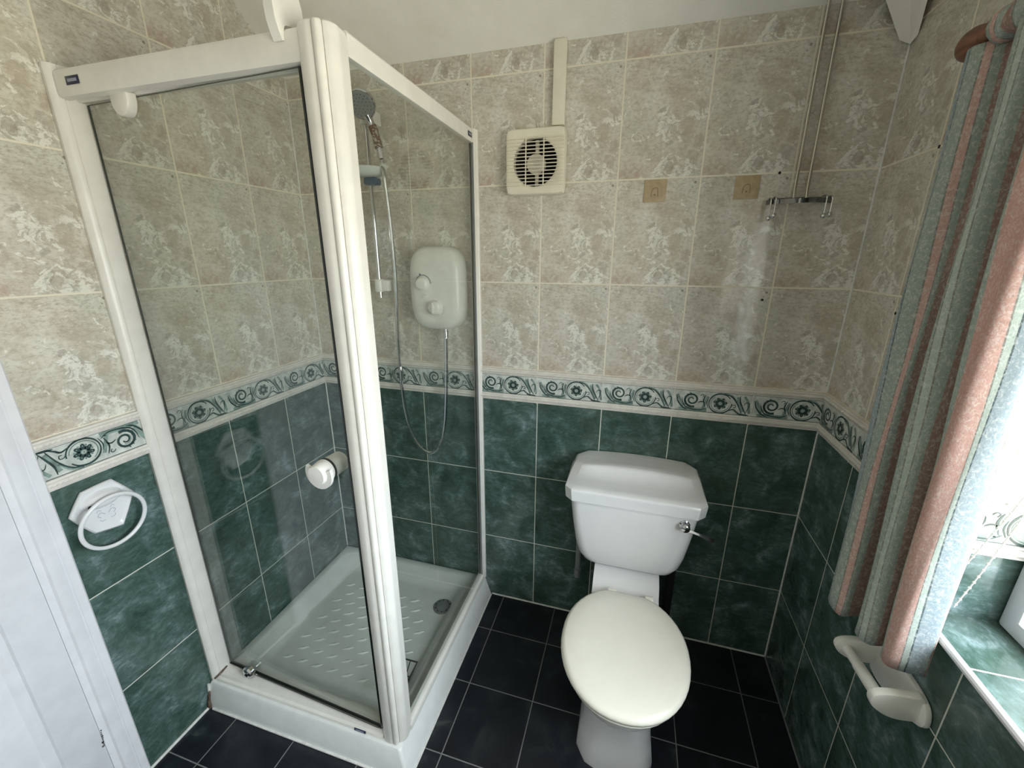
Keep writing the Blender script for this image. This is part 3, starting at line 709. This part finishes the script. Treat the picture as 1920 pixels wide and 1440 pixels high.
# ------------------------------------------------------------------ shower fittings
sh = thing('electric_shower', 'white electric shower unit with two dials on the tiled wall', 'electric shower', (.615, 0, 1.42))
def selp(a, b, e, y, n=48, cx=.615, cz=1.424):
    out = []
    for i in range(n):
        t = 2*PI*i/n; c, s = math.cos(t), math.sin(t)
        out.append(Vector((cx+a*math.copysign(abs(c)**(2/e), c), y, cz+b*math.copysign(abs(s)**(2/e), s))))
    return out
mb = MB(); mb.loft([selp(.100, .147, 4, -.001), selp(.104, .152, 4, -.006), selp(.1065, .1535, 3.8, -.045), selp(.104, .150, 3.6, -.068), selp(.096, .140, 3.3, -.080), selp(.075, .112, 3, -.087), selp(.03, .05, 2.5, -.090)], M['plastic'])
shb = mb.build('casing', sh, smooth=60)
def dial(name, x, z, r, mark):
    m2 = MB(); m2.lathe([(r*1.12, 0), (r*1.12, .004), (r, .005), (r*.93, .022), (r*.72, .027), (.001, .028)], (x, -.0855, z), (0, -1, 0), M['plastic'], 32)
    o = m2.build(name, sh)
    m3 = MB()
    fr_ = lambda a, b, o_: (x+a, -.0895-o_, z+b)
    a0, a1 = mark
    pts = [(r*1.2*math.cos(math.radians(a0+(a1-a0)*i/16)), r*1.2*math.sin(math.radians(a0+(a1-a0)*i/16))) for i in range(17)]
    return o, m3, fr_, pts
o, m3, fr_, pts = dial('temperature_dial', .576, 1.445, .0255, (0, 175)); m3.ribbon(pts, .0028, fr_, M['tealink'], .0005); m3.disc2((-.011, .0325), .0032, fr_, M['tealink'], .0006); m3.build('dial_scale', o, smooth=0, fixn=False)
o, m3, fr_, pts = dial('power_dial', .622, 1.358, .0265, (190, 330))
for a in (200, 215, 230, 320, 335, 350, 5): m4 = MB(); m4.disc2((.035*math.cos(math.radians(a)), .035*math.sin(math.radians(a))), .0013, fr_, M['ink'], .0006, 8); m4.build('scale_dot', o, smooth=0, fixn=False)
m2 = MB(); m2.prism([(.622+.011*math.cos(2*PI*i/16)*.45, -.113, 1.358+.021*math.sin(2*PI*i/16)) for i in range(16)], (0, -.008, 0), M['plastic'], .0015); m2.build('dial_grip', o)
m2 = MB(); pts = [(.582+.011*math.cos(2*PI*i/20)*1.0+.002*math.sin(2*PI*i/20), -.0865, 1.398+.0065*math.sin(2*PI*i/20)+.003*math.cos(2*PI*i/20)) for i in range(20)]; m2.prism(pts, (0, -.006, 0), M['plastic'], .001); m2.build('push_button', sh)
m2 = MB()
fr_ = lambda a, b, o_: (a, -.0835-o_, b)
for (x, z, w_, y) in ((.674, 1.5175, .015, -.0838), (.662, 1.509, .018, -.0838), (.640, 1.4015, .026, -.0888), (.566, 1.400, .006, -.0868), (.570, 1.387, .006, -.0868)):
    m2 = MB(); h_ = .0014 if z > 1.45 else .0006; m2.box((x-w_/2, y, z-h_), (x+w_/2, y+.0016, z+h_), M['ink']); m2.build('printed_mark', sh)
m2 = MB(); m2.lathe([(.009, 0), (.009, .012), (.0105, .013), (.0105, .036), (.008, .038)], (.640, -.05, 1.276), (0, 0, -1), M['chrome'], 20); m2.build('outlet', sh)['label'] = 'chrome hose outlet'

rl = thing('shower_rail', 'slim chrome riser rail fixed to the shower wall with white brackets', 'shower rail', (.368, -.055, 1.40))
mb = MB(); mb.tube([(.368, -.055, 1.385), (.368, -.055, 2.04)], .0085, M['chrome'], 16); mb.build('rail', rl)
for z in (1.432, 2.012):
    mb = MB(); mb.lathe([(.0175, -.024), (.0185, -.022), (.0185, .022), (.0175, .024)], (.368, -.055, z), (0, 0, 1), M['plastic'], 20)
    mb.box((.368, -.066, z-.022), (.412 if z < 1.6 else .40, -.001, z+.022), M['plastic'], .006); mb.build('bracket', rl)
mb = MB(); mb.lathe([(.016, -.02), (.0175, -.018), (.0175, .012), (.016, .014)], (.368, -.055, 1.815), (0, 0, 1), M['blue'], 20); mb.box((.352, -.078, 1.79), (.405, -.04, 1.815), M['blue'], .006); mb.build('slider', rl)['label'] = 'blue-grey clamp'
mb = MB()
def dish(a, b, z, cx=.372, cy=-.085): return [Vector((cx+a*math.cos(2*PI*i/36), cy+b*math.sin(2*PI*i/36)*(1-.15*math.cos(2*PI*i/36)), z)) for i in range(36)]
mb.loft([dish(.035, .028, 1.815), dish(.060, .046, 1.822), dish(.068, .052, 1.842), dish(.064, .049, 1.844), dish(.054, .040, 1.834), dish(.02, .015, 1.833)], M['frost']); mb.build('soap_dish', rl, smooth=60)['label'] = 'milky white oval soap dish'

hs = thing('shower_handset', 'chrome shower handset resting in the riser rail holder', 'shower head', (.44, -.10, 1.86))
hd = Vector((.22, -.76, -.60)).normalized(); hc = Vector((.412, -.135, 2.022))
mb = MB(); mb.lathe([(.02, -.030), (.036, -.022), (.046, -.008), (.0465, .002), (.043, .005)], hc, hd, M['chrome'], 32); mb.build('head', hs)
mb = MB(); mb.lathe([(.043, .004), (.040, .0065), (.001, .009)], hc, hd, M['grey'], 32)
u_ = hd.orthogonal().normalized(); w_2 = hd.cross(u_)
for rr_, k in ((.012, 6), (.022, 12), (.032, 18)):
    for i in range(k):
        a = 2*PI*i/k; p = hc+hd*.0075+(u_*math.cos(a)+w_2*math.sin(a))*rr_; mb.lathe([(.0014, 0), (.0012, .002)], p, hd, M['greydark'], 6)
mb.build('spray_face', hs)['label'] = 'grey spray face'
hp = [Vector(p) for p in ((.414, -.112, 1.998), (.420, -.100, 1.975), (.428, -.094, 1.945), (.438, -.092, 1.90), (.446, -.094, 1.865))]
hq = catmull(hp, 5); mb = MB(); mb.tube(hq, [.016, .0155, .0145, .0135, .0125, .0122, .0118] + [.0105]*(len(hq)-7), M['chrome'], 16); mb.build('handle', hs)
mb = MB(); mb.tube(hq[6:16], [.0142+.0008*math.sin(i) for i in range(10)], M['chrome_reflect'], 16)
mb.build('grip', hs)['label'] = 'chrome grip with brown reflections painted on'
mb = MB(); mb.tube([(.452, -.086, 1.852), (.445, -.086, 1.842), (.43, -.075, 1.83), (.40, -.06, 1.82)], [.016, .014, .012, .010], M['frost'], 12); mb.build('holder', rl)['label'] = 'milky handset cradle'

hose_pts = [(.447, -.094, 1.862), (.449, -.090, 1.80), (.447, -.072, 1.65), (.440, -.056, 1.45), (.428, -.050, 1.25), (.424, -.046, 1.08), (.430, -.044, .93), (.452, -.044, .82), (.49, -.044, .752), (.540, -.045, .727), (.585, -.046, .765), (.615, -.048, .86), (.630, -.050, 1.0), (.638, -.050, 1.15), (.640, -.050, 1.24)]
hh = catmull(hose_pts, 14); mb = MB()
mb.tube(hh, [.0068 + .0007*(i % 2) for i in range(len(hh))], M['chrome'], 10)
ho = mb.build('shower_hose'); tag(ho, 'chrome flexible hose looping from the handset to the electric shower', 'hose')
mb = MB(); mb.lathe([(.0095, -.03), (.0095, .02), (.008, .03)], (.4265, -.0465, 1.075), (0, 0, 1), M['chrome'], 12); mb.build('hose_ferrule', ho)

# wire basket leaning in the tray
bk = thing('wire_basket', 'small dark wire basket lying on the shower tray behind the corner post', 'wire basket', (.62, -.53, .05))
mb = MB()
t0 = [(.575, -.505, .118), (.682, -.503, .118), (.690, -.600, .116), (.585, -.608, .116)]
b0_ = [(.590, -.520, .060), (.656, -.520, .058), (.656, -.592, .058), (.598, -.596, .060)]
mb.tube(t0, .0034, M['wire'], 8, closed=True); mb.build('rim', bk)
mb = MB(); mb.tube(b0_, .0024, M['wire'], 8, closed=True)
for i in range(4):
    for k in range(4):
        a = Vector(t0[i]).lerp(Vector(t0[(i+1) % 4]), k/4); b = Vector(b0_[i]).lerp(Vector(b0_[(i+1) % 4]), k/4); mb.tube([a, b], .0018, M['wire'], 6)
for k in range(1, 5):
    mb.tube([Vector(b0_[0]).lerp(Vector(b0_[1]), k/5), Vector(b0_[3]).lerp(Vector(b0_[2]), k/5)], .0018, M['wire'], 6)
mb.build('wires', bk)

# ------------------------------------------------------------------ toilet
tl = thing('toilet', 'white close-coupled toilet with lid down against the green tiled wall', 'toilet', (1.385, -.40, 0))
cx = 1.388
def egg(w, yb, yf, z, n=48, back=.45, sq=2.25):
    """oval seat outline: back end truncated, front round"""
    out = []; ym = yb-(yb-yf)*.48
    for i in range(n):
        a = 2*PI*i/n; c, s = math.cos(a), math.sin(a)
        if s < 0: x = w*math.copysign(abs(c)**(2/2.15), c); y = ym-(ym-yf)*abs(s)**(2/2.0)
        else:
            x = w*math.copysign(abs(c)**(2/2.05), c)
            y = ym+(yb-ym)*1.06*abs(s)**(2/2.2); 
            if y > yb: y = yb
        out.append(Vector((cx+.004+x, y, z)))
    return out
mb = MB(); mb.loft([egg(.176, -.302, -.706, .405), egg(.184, -.296, -.716, .409), egg(.1865, -.293, -.720, .418), egg(.186, -.293, -.7195, .424), egg(.181, -.296, -.713, .4305), egg(.172, -.302, -.702, .434), egg(.12, -.34, -.64, .4365), egg(.05, -.42, -.56, .4375)], M['seat']); mb.build('lid', tl, smooth=60)['label'] = 'cream plastic lid'
mb = MB(); mb.loft([egg(.168, -.300, -.700, .386), egg(.175, -.296, -.708, .389), egg(.1765, -.296, -.7105, .396), egg(.172, -.298, -.705, .404)], M['seat']); mb.build('seat', tl, smooth=60)['label'] = 'cream plastic seat under the lid'
for sx in (-.062, .062):
    mb = MB(); mb.lathe([(.011, -.013), (.012, -.011), (.012, .011), (.011, .013)], (cx+sx+.02, -.286, .416), (1, 0, 0), M['seat'], 16); mb.lathe([(.014, 0), (.013, .016)], (cx+sx+.02, -.286, .392), (0, 0, 1), M['seat'], 16); mb.build('hinge', tl)
# bowl and pedestal
def sect(w, yb, yf, z, fac, n=48):
    out = []; e = egg(w, yb, yf, z, n)
    # blend to a faceted eight-sided pedestal
    ch = .055; P = [(w, yb), (w, yf+ch), (w-ch*.55, yf+.012), (w*.45, yf), (-w*.45, yf), (-w+ch*.55, yf+.012), (-w, yf+ch), (-w, yb)]
    for i, p in enumerate(e):
        a = 2*PI*i/n; best = None; d = Vector((math.cos(a), math.sin(a))); cyy = (yb+yf)/2
        for j in range(8):
            A = Vector((P[j][0], P[j][1]-cyy)); B = Vector((P[(j+1) % 8][0], P[(j+1) % 8][1]-cyy)); E_ = B-A
            D_ = Vector((d.x*w, d.y*(yb-yf)/2)); den = D_.x*E_.y-D_.y*E_.x
            if abs(den) < 1e-9: continue
            t = (A.x*E_.y-A.y*E_.x)/den; u = (A.x*D_.y-A.y*D_.x)/den
            if t > 0 and -1e-6 <= u <= 1+1e-6: best = t if best is None else min(best, t)
        q = Vector((cx+.004+d.x*w*best, cyy+d.y*(yb-yf)/2*best, z)) if best else p
        out.append(p.lerp(q, fac))
    return out
mb = MB()
mb.loft([sect(.118, -.10, -.585, .0, 1), sect(.118, -.10, -.585, .02, 1), sect(.110, -.10, -.580, .075, 1), sect(.103, -.10, -.578, .10, 1), sect(.101, -.10, -.578, .20, 1), sect(.112, -.11, -.60, .25, .7),
         sect(.140, -.14, -.645, .30, .25), sect(.160, -.18, -.680, .335, 0), sect(.168, -.22, -.694, .36, 0), sect(.170, -.26, -.698, .382, 0), sect(.160, -.27, -.688, .385, 0)], M['ceramic'])
mb.loft([[Vector((cx-.116+.004, y, z)), Vector((cx+.116, y, z)), Vector((cx+.112, y, .28)), Vector((cx-.108, y, .28))] for y, z in ((-.02, .442), (-.20, .442), (-.235, .428), (-.262, .398), (-.31, .386), (-.36, .384))], M['ceramic'])
mb.build('bowl', tl, smooth=40)
# cistern
def cist(w, yf, z, yb=-.012, n=8, r=.03):
    return rrect(cx-w, cx+w, yf, yb, [.008, .008, r, r], z, n)
mb = MB(); mb.loft([cist(.105, -.175, .444, r=.04), cist(.140, -.197, .450, r=.045), cist(.165, -.212, .466, r=.05), cist(.181, -.221, .495, r=.05), cist(.190, -.226, .54, r=.045), cist(.203, -.232, .64, r=.035), cist(.213, -.236, .735, r=.03)], M['ceramic']); ci = mb.build('cistern', tl, smooth=60)
def lid(w, yf, z, ch=.025, yb=-.006, arch=0.0, n=10):
    P = [(w-.035, yb), (-w+.035, yb), (-w, yb-.035), (-w, yf+ch), (-w+ch, yf), (w-ch, yf), (w, yf+ch), (w, yb-.035)]; out = []
    for j in range(8):
        A, B = Vector(P[j]), Vector(P[(j+1) % 8])
        for k in range(n): q = A.lerp(B, k/n); out.append(Vector((cx+q.x, q.y, z+arch*(1-(q.x/w)**2) if arch else z)))
    return out
mb = MB(); mb.loft([lid(.226, -.244, .728), lid(.2285, -.2475, .730), lid(.2315, -.250, .766), lid(.2315, -.249, .7735), lid(.230, -.246, .7765), lid(.228, -.220, .779), lid(.226, -.180, .7815, arch=.002), lid(.224, -.155, .786, .03, arch=.004), lid(.221, -.140, .794, .03, arch=.007), lid(.217, -.131, .804, .03, arch=.010), lid(.213, -.126, .8085, .03, arch=.011), lid(.205, -.120, .810, .035, arch=.011), lid(.19, -.10, .8105, .035, arch=.011, yb=-.03)], M['ceramic']); mb.build('cistern_lid', tl, smooth=40)
mb = MB(); mb.lathe([(.0165, 0), (.0165, .004), (.012, .006), (.012, .010), (.0145, .012), (.0145, .026), (.012, .029), (.001, .030)], (1.556, -.234, .700), (0, -1, 0), M['chrome'], 24)
mb.loft([[Vector((1.556+s, -.253-d_, .697+h)), Vector((1.556+s, -.259-d_, .699+h)), Vector((1.556+s, -.259-d_, .690+h-w2)), Vector((1.556+s, -.253-d_, .688+h-w2))] for s, d_, h, w2 in ((0, 0, .002, .005), (.018, .003, .001, .0), (.040, .008, -.003, -.001), (.062, .012, -.006, .003), (.078, .014, -.008, .005), (.086, .014, -.009, .001))], M['chrome'])
mb.build('flush_lever', tl, smooth=50)['label'] = 'chrome lever'

pp = MB(); pp.tube([(1.199, -.05, .505), (1.20, -.05, .262)], .0105, M['grey'], 14); pp.tube([(1.20, -.05, .285), (1.20, -.05, .245)], .0135, M['grey'], 14)
po_ = pp.build('overflow_pipe'); tag(po_, 'short grey capped pipe hanging below the left end of the toilet cistern', 'pipe')
pp = MB(); pp.tube([(1.565, -.045, .474), (1.565, -.045, .004)], .016, M['black'], 14)  # black tube stands in for the shadow right of the bowl neck
po_ = pp.build('shadow_tube'); tag(po_, 'dark tube standing in for the shadow behind the right side of the toilet bowl', 'pipe')

# ------------------------------------------------------------------ extractor fan and its trunking
fan = thing('extractor_fan', 'square cream extractor fan with round slatted grille high on the wall', 'extractor fan', (.973, 0, 1.84))
fx0, fx1, fz0, fz1 = .882, 1.081, 1.741, 1.941; fcx, fcz, fr2 = (fx0+fx1)/2, (fz0+fz1)/2-.002, .077
mb = MB()
N = 64
def sqpt(a, h, y, e=16):
    c, s = math.cos(a), math.sin(a); k = h/((abs(c)**e+abs(s)**e)**(1/e)); return Vector((fcx+c*k, y, (fz0+fz1)/2+s*k))
def circ(r, y): return [Vector((fcx+r*math.cos(2*PI*i/N), y, fcz+r*math.sin(2*PI*i/N))) for i in range(N)]
sq = lambda h, y: [sqpt(2*PI*i/N, h, y) for i in range(N)]
mb.loft([sq(.096, -.001), sq(.0995, -.004), sq(.0995, -.030), sq(.0965, -.036), sq(.094, -.0368), circ(fr2+.001, -.0368), circ(fr2-.004, -.033), circ(fr2-.004, -.010)], M['cream'], False, False)
mb.loft([circ(fr2-.004, -.010), circ(fr2-.004, .10)], M['greydark'], False, False)
mb.build('housing', fan, smooth=40)
mb = MB(); zt = fcz-.069
for k in range(14):
    z = zt+k*.0107
    mb.prism([(fx0+.004, -.0425, z-.0011), (fx0+.004, -.0425, z+.0009), (fx0+.004, -.0362, z+.0014), (fx0+.004, -.0362, z-.0014)], (.191, 0, 0), M['cream'])
for x in (-.030, .030): mb.box((fcx+x-.0014, -.042, fcz-.073), (fcx+x+.0014, -.036, fcz+.071), M['cream'])
mb.build('grille', fan)
mb = MB(); mb.lathe([(.030, .0), (.031, .004), (.031, .03), (.001, .032)], (fcx-.003, .022, fcz), (0, -1, 0), M['cream'], 32)
mb.box((fcx-.006, -.006, fcz-.072), (fcx+.006, .006, fcz+.072), M['cream'], .002); mb.box((fcx-.008, -.0125, fcz-.005), (fcx+.008, -.009, fcz+.005), M['plastic'], .001); mb.build('motor', fan)
mb = MB()
for k in range(7):
    a = 2*PI*k/7+.3; d = Vector((math.cos(a), 0, math.sin(a))); t = Vector((-d.z, 0, d.x)); c = Vector((fcx-.003, .045, fcz))
    mb.add([c+d*.028-t*.010, c+d*.028+t*.010+Vector((0, .015, 0)), c+d*.066+t*.018+Vector((0, .018, 0)), c+d*.066-t*.018], [[0, 1, 2, 3]], M['greydark'])
mb.lathe([(.027, 0), (.027, .02)], (fcx-.003, .055, fcz), (0, -1, 0), M['greydark'], 20); mb.build('impeller', fan, fixn=False)['label'] = 'dark fan blades'
mb = MB(); mb.lathe([(.0745, .099), (.0745, .101)], (fcx, 0, fcz), (0, 1, 0), M['black'], 32); mb.build('duct_back', fan)['label'] = 'dark duct opening'
tk = MB(); tk.box((1.0335, -.020, 1.946), (1.0715, -.0005, 2.178), M['cream'], .002)
tk.box((1.0325, -.0212, 1.947), (1.0725, -.0190, 2.172), M['cream'], .0008)
tko = tk.build('cable_trunking'); tag(tko, 'cream plastic cable trunking rising from the extractor fan to the ceiling', 'cable trunking')

# ------------------------------------------------------------------ hook rail on two rods
hr = thing('hanging_hook_rail', 'chrome hook rail hanging on two thin rods down the tiled wall', 'hook rail', (1.775, -.03, 1.7))
for xt, xb_ in ((1.757, 1.755), (1.789, 1.787)):
    mb = MB(); mb.tube([(xt, -.012, 2.185), (xt, -.012, 2.05), (xb_, -.022, 1.73), (xb_, -.028, 1.705)], .0044, M['rod'], 10); mb.build('rod', hr)
mb = MB(); N = 48
def barpt(t): x = 1.686+t*(.168); return x, -.060+.036*(abs(2*t-1)**2.2)
secs = []
for i in range(N+1):
    x, y = barpt(i/N); secs.append([Vector((x, y+.0035, 1.6895)), Vector((x, y-.0035, 1.6895)), Vector((x, y-.0035, 1.7015)), Vector((x, y+.0035, 1.7015))])
mb.loft(secs, M['darkchrome']); mb.tube([(1.692, -.022, 1.703), (1.74, -.022, 1.704), (1.80, -.022, 1.704), (1.850, -.022, 1.703)], .0045, M['darkchrome'], 8); mb.build('bar', hr)
for x, y, zb_ in ((1.694, -.030, 1.654), (1.702, -.048, 1.660), (1.824, -.058, 1.656), (1.844, -.040, 1.660)):
    mb = MB(); mb.tube(catmull([(x, y+.022, 1.705), (x, y+.006, 1.7085), (x, y-.010, 1.704), (x, y-.013, 1.69), (x, y-.012, zb_)], 5), .0024, M['chrome'], 8); mb.ball((x, y-.012, zb_-.003), .0075, M['chrome']); mb.build('hook', hr)

for x, lab in ((1.3685, 'tan square adhesive hook pad nearest the extractor fan'), (1.632, 'tan square adhesive hook pad nearest the hanging hook rail')):
    mb = MB(); mb.prism([(x-.034, -.0004, 1.710), (x+.034, -.0004, 1.710), (x+.034, -.0004, 1.7755), (x-.034, -.0004, 1.7755)], (0, -.0025, 0), M['tan'], .001)
    ao = mb.build('adhesive_pad'); tag(ao, lab, 'adhesive pad', 'adhesive hook pads on the beige tiles')
    mb = MB(); fr_ = lambda a, b, o_: (x+a, -.0031-o_, 1.738+b)
    mb.ribbon(crv([(-.011, -.012), (-.009, .006), (.0, .013), (.008, .010), (.010, -.013)]), .0022, fr_, M['tanline'], 0); mb.disc2((0, -.007), .003, fr_, M['tanline'], 0, 8); mb.build('hook_outline', ao, smooth=0, fixn=False)

# ------------------------------------------------------------------ towel ring
tr = thing('towel_ring', 'white ceramic hexagonal towel ring beside the shower channel on green tiles', 'towel ring', (0, -.89, .89))
hexp = [(-.962, .903), (-.925, .956), (-.857, .960), (-.817, .899), (-.860, .815), (-.925, .832)]
hc_ = Vector((0, sum(p[0] for p in hexp)/6, sum(p[1] for p in hexp)/6))
def hexr(s, x, n=8):
    out = []
    for j in range(6):
        A, B = Vector((0, *hexp[j])), Vector((0, *hexp[(j+1) % 6]))
        for k in range(n):
            q = hc_+(A.lerp(B, k/n)-hc_)*s; q = q.lerp(hc_+(q-hc_).normalized()*(.072*s), .12); out.append(Vector((x, q.y, q.z)))
    return out
mb = MB(); mb.loft([hexr(.97, .0005), hexr(1, .004), hexr(.99, .010), hexr(.93, .013), hexr(.86, .0115), hexr(.80, .009), hexr(.4, .009)], M['ceramic'])
mb.loft([[Vector((x, -.890+.046*math.cos(a)*sx, .918+.024*math.sin(a)*sx)) for a in [2*PI*i/20 for i in range(20)]] for x, sx in ((.008, 1.05), (.018, .9), (.026, .72), (.031, .45))], M['ceramic'])
pl_ = mb.build('plate', tr, smooth=50)
mb = MB(); fr_ = lambda a, b, o_: (.0095+o_, -.888+a, .868+b)
for k in (-1, 1):
    mb.ribbon(crv([(k*.004, .004), (k*.012, .012), (k*.020, .006), (k*.014, -.002)]), .0012, fr_, M['silver'], 0); mb.ribbon(crv([(k*.006, -.012), (k*.014, -.012), (k*.018, -.006)]), .0012, fr_, M['silver'], 0)
    mb.ribbon(crv([(k*.010, .016), (k*.016, .022), (k*.020, .016)]), .001, fr_, M['silver'], 0)
mb.build('floral_print', pl_, smooth=0, fixn=False)['label'] = 'faint grey floral print'
mb = MB(); rp = []
for i in range(56):
    a = math.radians(78+ (384)*i/55-11)
rc = Vector((.036, -.890, .856)); rp = [rc+Vector((.008*math.sin(2*PI*i/64), .0735*math.cos(2*PI*i/64), .073*math.sin(2*PI*i/64))) for i in range(64)]
mb.tube(rp, .0052, M['ceramic'], 12, closed=True); mb.build('ring', tr)
mb = MB(); mb.lathe([(.006, 0), (.006, .001)], (.0305, -.925, .915), (1, -.5, 0), M['black'], 12); mb.build('ring_socket', tr)['label'] = 'dark socket hole'

# ------------------------------------------------------------------ toilet roll holder
th_ = thing('toilet_roll_holder', 'white toilet roll holder on green tiles under the curtain hem', 'toilet roll holder', (W, -.625, .66))
mb = MB()
mb.prism(catmull([(W-.001, y, z) for y, z in ((-.545, .612), (-.548, .680), (-.575, .700), (-.63, .703), (-.69, .703), (-.722, .690), (-.728, .655), (-.700, .632), (-.66, .612), (-.60, .600), (-.565, .598))], 4, True), (-.011, 0, 0), M['plastic'], .003)
mb.build('back_plate', th_)
def ear(y, dz):
    return catmull([(x, y, z+dz) for x, z in ((W-.006, .652), (W-.03, .640), (1.905, .640), (1.878, .654), (1.868, .672), (1.874, .688), (1.895, .698), (1.93, .703), (W-.006, .702))], 4, True)
for y, dy, dz in ((-.712, .019, 0), (-.562, .017, -.022)):
    mb = MB(); mb.prism(ear(y, dz), (0, dy, 0), M['plastic'], .004); mb.build('arm', th_)
mb = MB(); mb.lathe([(.0125, 0), (.0125, .085), (.0108, .0865), (.0108, .142)], (1.889, -.698, .671), (.025, 1, -.16), M['plastic'], 20); mb.build('roller', th_)

# ------------------------------------------------------------------ curtain, rod, blind chain
rod = thing('curtain_rod', 'brown wooden curtain rod with rounded end above the curtain', 'curtain rod', (1.9, -1.1, 1.917))
mb = MB(); mb.tube([(1.90, -.44, 1.917), (1.90, -1.95, 1.917)], .017, M['wood'], 20); mb.build('pole', rod)
mb = MB(); mb.lathe([(.001, .0), (.014, .002), (.023, .010), (.0275, .024), (.0275, .036), (.023, .052), (.019, .060), (.021, .066), (.0225, .074), (.019, .082), (.017, .086)], (1.90, -.372, 1.917), (0, -1, 0), M['wood'], 28); mb.build('finial', rod)
for y in (-.60, -1.93):
    mb = MB(); mb.lathe([(.026, 0), (.026, .008), (.011, .014), (.011, .05)], (W-.0005, y, 1.917), (-1, 0, 0), M['wood'], 20); mb.build('bracket', rod)

hem = [(1.935, -.470), (1.90, -.492), (1.858, -.508), (1.842, -.540), (1.852, -.574), (1.886, -.566), (1.928, -.560), (1.930, -.590), (1.885, -.598), (1.866, -.618), (1.874, -.643), (1.896, -.642), (1.932, -.634), (1.936, -.655), (1.895, -.658), (1.884, -.680), (1.890, -.692), (1.910, -.697), (1.940, -.699), (1.948, -.695)]
top = [(1.925, -.398), (1.900, -.402), (1.880, -.420), (1.876, -.446), (1.892, -.466), (1.912, -.476), (1.924, -.494), (1.914, -.512), (1.890, -.520), (1.876, -.538), (1.884, -.560), (1.908, -.568), (1.924, -.584), (1.910, -.604), (1.884, -.616), (1.876, -.640), (1.880, -.662), (1.896, -.676), (1.930, -.688), (1.940, -.680)]
mb = MB(); NU, NV = 152, 46
H = catmull([(x, y, 0) for x, y in hem], 8); T = catmull([(x, y, 0) for x, y in top], 8); NU = len(H)
# one cloth width for the stripes, measured along the hem
ul = [0.0]
for i in range(1, NU): ul.append(ul[-1]+.5*((H[i]-H[i-1]).length+(T[i]-T[i-1]).length))
zt_, zb_ = 1.898, .750
P = []
for k in range(NV+1):
    t = k/NV; s = min(1, t*1.02)**1.25
    for i in range(NU):
        p = T[i].lerp(H[i], s); wob = .004*math.sin(i*.35+t*9)*math.sin(PI*t)
        z = zt_+(zb_-zt_)*t
        if k == 0: z += 0
        P.append(Vector((p.x+wob+.002*math.sin(3*t+i*.2), p.y, z)))
fs, uvs = [], []
for k in range(NV):
    for i in range(NU-1):
        fs.append([k*NU+i, k*NU+i+1, (k+1)*NU+i+1, (k+1)*NU+i])
        za, zb2 = zt_+(zb_-zt_)*k/NV, zt_+(zb_-zt_)*(k+1)/NV
        uvs.append([(i/8, za), ((i+1)/8, za), ((i+1)/8, zb2), (i/8, zb2)])
mb.add(P, fs, M['cloth'], uvs)
# heading: cloth sleeve around the rod
NS = 14; hp_ = []; hf = []; hu = []
ys_ = [-.462-.0068*i for i in range(43)]
for i, y in enumerate(ys_):
    for j in range(NS):
        a = 2*PI*j/NS; r_ = .0235+.0035*math.sin(i*.95)+.0012*math.sin(j*2+i)
        hp_.append(Vector((1.90+r_*math.cos(a), y, 1.917+r_*math.sin(a)*1.05)))
for i in range(len(ys_)-1):
    for j in range(NS):
        k2 = (j+1) % NS; hf.append([i*NS+j, i*NS+k2, (i+1)*NS+k2, (i+1)*NS+j])
        u0_ = 3+i*.36; hu.append([(u0_, j*.01), (u0_, j*.01+.01), (u0_+.36, j*.01+.01), (u0_+.36, j*.01)])
mb.add(hp_, hf, M['cloth'], hu)
cu = mb.build('curtain', smooth=80); tag(cu, 'bunched curtain striped in sage, pink and pale blue beside the window', 'curtain')
md = cu.modifiers.new('thickness', 'SOLIDIFY'); md.thickness = .0018; md.offset = 0

ch = MB(); strands = [[(2.088, -.640, 1.90), (2.075, -.640, 1.45), (2.040, -.634, 1.16), (2.010, -.628, 1.02), (1.990, -.626, .94), (1.984, -.630, .875)],
                      [(2.092, -.652, 1.90), (2.082, -.650, 1.45), (2.045, -.640, 1.13), (2.018, -.636, .97), (1.998, -.634, .875)]]
for s in strands:
    q = catmull(s, 16); ch.tube(q, .0013, M['plastic'], 6)
    acc = 0; last = q[0]
    for a, b in zip(q, q[1:]):
        acc += (b-a).length
        if acc > .012: ch.lathe([(.0005, -.0026), (.002, -.0018), (.0027, 0), (.002, .0018), (.0005, .0026)], b, (0, 0, 1), M['plastic'], 8); acc = 0
cho = ch.build('blind_chain'); tag(cho, 'white beaded blind chain hanging in the window recess', 'blind chain')
